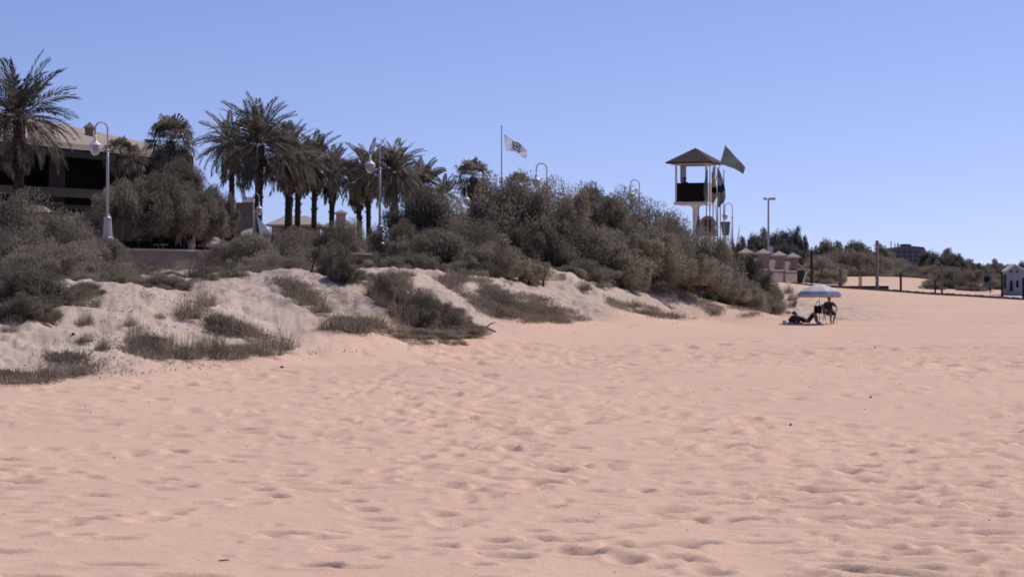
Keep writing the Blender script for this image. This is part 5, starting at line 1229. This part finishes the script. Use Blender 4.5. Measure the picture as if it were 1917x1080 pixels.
# ------------------------------------------------------------------ parasol group on the sand
d = 108; b = on(1534, d); gz = b.z
r = thing('beach_parasol', 'white beach parasol with a blue band planted in the open sand', 'parasol', b, .2); zt = Zp(533, d) - gz; zrim = Zp(551, d) - gz
R_ = 44 / F * d
def rim(j, n):                           # eight flat gores between the ribs
    a = 2 * PI * j / n; g = PI / 4; return math.cos(g / 2) / math.cos((a % g) - g / 2)
def dome(r0, r1, lift=0):
    n = 32; k = 9; V = []; Fs = []
    for i in range(k + 1):
        t = r0 + (r1 - r0) * i / k
        for j in range(n): a = 2 * PI * j / n; q_ = R_ * t * rim(j, n); V.append((q_ * math.cos(a), q_ * math.sin(a), zt - (zt - zrim) * (t ** 2.1) + lift))
    for i in range(k):
        for j in range(n): j2 = (j + 1) % n; Fs.append((i * n + j, i * n + j2, (i + 1) * n + j2, (i + 1) * n + j))
    return V, Fs
V, Fs = dome(0.001, .84); can = mk('canopy', V, Fs, M['umb_white'], r)
V, Fs = dome(.84, 1.0); mk('blue_band', V, Fs, M['umb_blue'], r)
V = []; Fs = []; n = 96
for j in range(n):
    a = 2 * PI * j / n; sc_ = rim(j, n); z = zrim
    V += [(R_ * sc_ * math.cos(a), R_ * sc_ * math.sin(a), z), (R_ * sc_ * .985 * math.cos(a), R_ * sc_ * .985 * math.sin(a), z - .12 - .03 * abs(math.sin(j * PI / 6)))]
for j in range(n): j2 = (j + 1) % n; Fs.append((2 * j, 2 * j2, 2 * j2 + 1, 2 * j + 1))
mk('valance', V, Fs, M['umb_val'], r, True)
q = MB(); q.tube([(0, 0, -.3), (0, 0, zt + .06)], .02, 8); q.ball((0, 0, zt + .07), .035, 8, 6); q.build('pole', M['white'], r, True)
for k in range(8):
    a = 2 * PI * k / 8; q = MB(); q.tube([(0, 0, zt - .02), (R_ * .5 * math.cos(a), R_ * .5 * math.sin(a), zt - (zt - zrim) * .5 ** 1.9 - .02), (R_ * .97 * math.cos(a), R_ * .97 * math.sin(a), zrim)], .006, 4); q.build('rib', M['steel'], r)
# bag
bz = Zp(587, d); r = thing('bag', 'black square bag hanging from the parasol pole', 'bag', V3(X(1530.5, d), d - .12, bz)); h = Zp(572, d) - bz; w_ = 14.5 / F * d
q = MB(); q.box((0, 0, h * .5), (w_, .14, h * .98), taper=.95); q.build('bag_body', M['black'], r)
q = MB(); q.tube([(-w_ * .32, 0, h), (-.03, .05, h + .2), (0, .08, h + .26), (.03, .05, h + .2), (w_ * .32, 0, h)], .014, 5); q.build('strap', M['black'], r)
# chair + seated person
cx_, cy_ = X(1554, d), d + .1; r = thing('folding_chair', 'folding beach chair with thin pale legs under the sitting person', 'chair', V3(cx_, cy_, gz), .25)
q = MB(); q.box((0, 0, .42), (.5, .44, .03)); q.build('seat', M['char'], r)
q = MB(); q.hexa([Vector(v) for v in [(-.25, .2, .46), (.25, .2, .46), (.25, .23, .46), (-.25, .23, .46), (-.25, .34, .92), (.25, .34, .92), (.25, .37, .92), (-.25, .37, .92)]]); q.build('backrest', M['char'], r)
for sx in (-1, 1):
    q = MB(); q.tube([(sx * .27, -.24, 0), (sx * .265, .0, .4), (sx * .262, .2, .46), (sx * .26, .38, .95)], .017, 6); q.build('side_frame', M['white'], r)
    q = MB(); q.tube([(sx * .27, .3, 0), (sx * .265, .05, .4), (sx * .27, -.22, .62)], .017, 6); q.build('leg', M['white'], r)
    q = MB(); q.box((sx * .275, -.02, .635), (.05, .46, .025)); q.build('armrest', M['white'], r)
person('person in dark clothes sitting on a folding chair under the parasol', V3(cx_, cy_, gz), .2, dict(pelvis=V3(0, .08, .53), waist=V3(0, .13, .68), chest=V3(-.01, .13, .9), neck=V3(-.01, .08, 1.06), shL=V3(-.19, .12, .98), shR=V3(.19, .12, .98),
    elL=V3(-.36, .0, .78), wrL=V3(-.24, -.2, .68), elR=V3(.38, .02, .78), wrR=V3(.26, -.18, .68), hdL=V3(.5, -1, -.1), hdR=V3(-.5, -1, -.1), hiL=V3(-.1, .0, .52), hiR=V3(.1, 0, .52), knL=V3(-.1, -.42, .52), anL=V3(-.1, -.42, .09), toL=V3(-.1, -.6, .03),
    knR=V3(.16, -.4, .54), anR=V3(.06, -.3, .1), toR=V3(.06, -.47, .04)), 'skin_dark', 'char', 'char', scale=.98, group=None)
# reclining person on towel
tx, ty = X(1506, d), d - .25; q = MB(); q.box((0, 0, .012), (1.5, .62, .02)); q.box((-.7, 0, .05), (.22, .5, .07))
o = q.build('towel', M['towel']); o.location = (tx, ty, gz); tag(o, 'blue beach towel under the reclining person', 'towel')
person('person reclining on a towel with raised knees beside the parasol', V3(tx, ty, gz), 0, dict(pelvis=V3(.1, 0, .13), waist=V3(-.05, 0, .17), chest=V3(-.24, 0, .26), neck=V3(-.38, 0, .36), fdir=V3(.75, -.15, .65), udir=V3(-.65, 0, .76),
    shL=V3(-.31, -.18, .3), shR=V3(-.31, .18, .3), elL=V3(-.46, -.24, .05), wrL=V3(-.22, -.27, .06), elR=V3(-.46, .24, .05), wrR=V3(-.22, .27, .06), hdL=V3(1, 0, 0), hdR=V3(1, 0, 0),
    hiL=V3(.14, -.09, .13), hiR=V3(.14, .09, .13), knL=V3(.38, -.11, .55), anL=V3(.5, -.1, .09), toL=V3(.67, -.1, .04), knR=V3(.5, .11, .53), anR=V3(.6, .1, .09), toR=V3(.77, .1, .04)), 'skin_dark', 'char', 'char')
b = on(1489, d); q = MB(); q.ball((0, 0, .17), (.3, .22, .2), 14, 9); q.ball((-.04, 0, .27), (.17, .15, .13), 12, 7); q.V = [(x * (1 + .06 * math.sin(z * 40)), y, max(z, -.02)) for x, y, z in q.V]
o = q.build('backpack', M['char'], None, True); o.location = (b.x, b.y + .3, b.z); tag(o, 'slumped dark backpack behind the head of the reclining person', 'bag')
for px, lab in ((1466.5, 'left of two small white cups standing on the sand by the reclining person'), (1470.5, 'right of two small white cups standing on the sand by the reclining person')):
    q = MB(); q.lathe([(.04, 0), (.055, .14), (.05, .15)], 10); o = q.build('cup', M['umb_white'], None, True); o.location = on(px, d - .3); tag(o, lab, 'cup', 'white cups beside the towel')

for o in list(COL.objects):
    if 'category' in o and 'kind' not in o: o['kind'] = 'thing'

# ------------------------------------------------------------------ camera, light, sky
cam = bpy.data.cameras.new('camera'); co = bpy.data.objects.new('camera', cam); COL.objects.link(co)
cam.lens = 36 * F / 1917; cam.sensor_width = 36; cam.clip_end = 20000; cam.clip_start = 0.1
co.location = (0, 0, CH); co.rotation_euler = (PI / 2, 0, 0); SC.camera = co
EL = math.radians(48); AZ = math.radians(50)     # azimuth from +Y towards +X
sd = Vector((math.sin(AZ) * math.cos(EL), math.cos(AZ) * math.cos(EL), math.sin(EL)))
sun = bpy.data.lights.new('sun', 'SUN'); so = bpy.data.objects.new('sun', sun); COL.objects.link(so)
sun.energy = 3.6; sun.angle = math.radians(0.5); sun.color = (1.0, 0.95, 0.9)
so.rotation_euler = sd.to_track_quat('Z', 'Y').to_euler(); so.location = sd * 300
w = bpy.data.worlds.new('World'); SC.world = w; w.use_nodes = True
nt = w.node_tree; bg = nt.nodes['Background']
sky = N(nt, 'ShaderNodeTexSky', sky_type='NISHITA', sun_disc=False, sun_elevation=EL, sun_rotation=AZ)
sky.altitude = 0; sky.air_density = 1.0; sky.dust_density = 0.6; sky.ozone_density = 1.5
tc = N(nt, 'ShaderNodeTexCoord'); mp = N(nt, 'ShaderNodeMapping'); mp.inputs['Location'].default_value = (0, 0, 0.068); mp.inputs['Scale'].default_value = (1, 1, 1.75)
L(nt, tc.outputs['Generated'], mp.inputs[0]); L(nt, mp.outputs[0], sky.inputs[0])
tint = N(nt, 'ShaderNodeMix', data_type='RGBA', blend_type='MULTIPLY'); tint.inputs[0].default_value = 1
tint.inputs[7].default_value = (0.96, 0.895, 1.19, 1)
L(nt, sky.outputs[0], tint.inputs[6]); L(nt, tint.outputs[2], bg.inputs[0])
bg.inputs[1].default_value = 0.11
SC.cycles.pixel_filter_type = 'BLACKMAN_HARRIS'; SC.cycles.filter_width = 1.75
SC.view_settings.view_transform = 'Standard'; SC.view_settings.look = 'None'; SC.view_settings.exposure = 0; SC.view_settings.gamma = 1
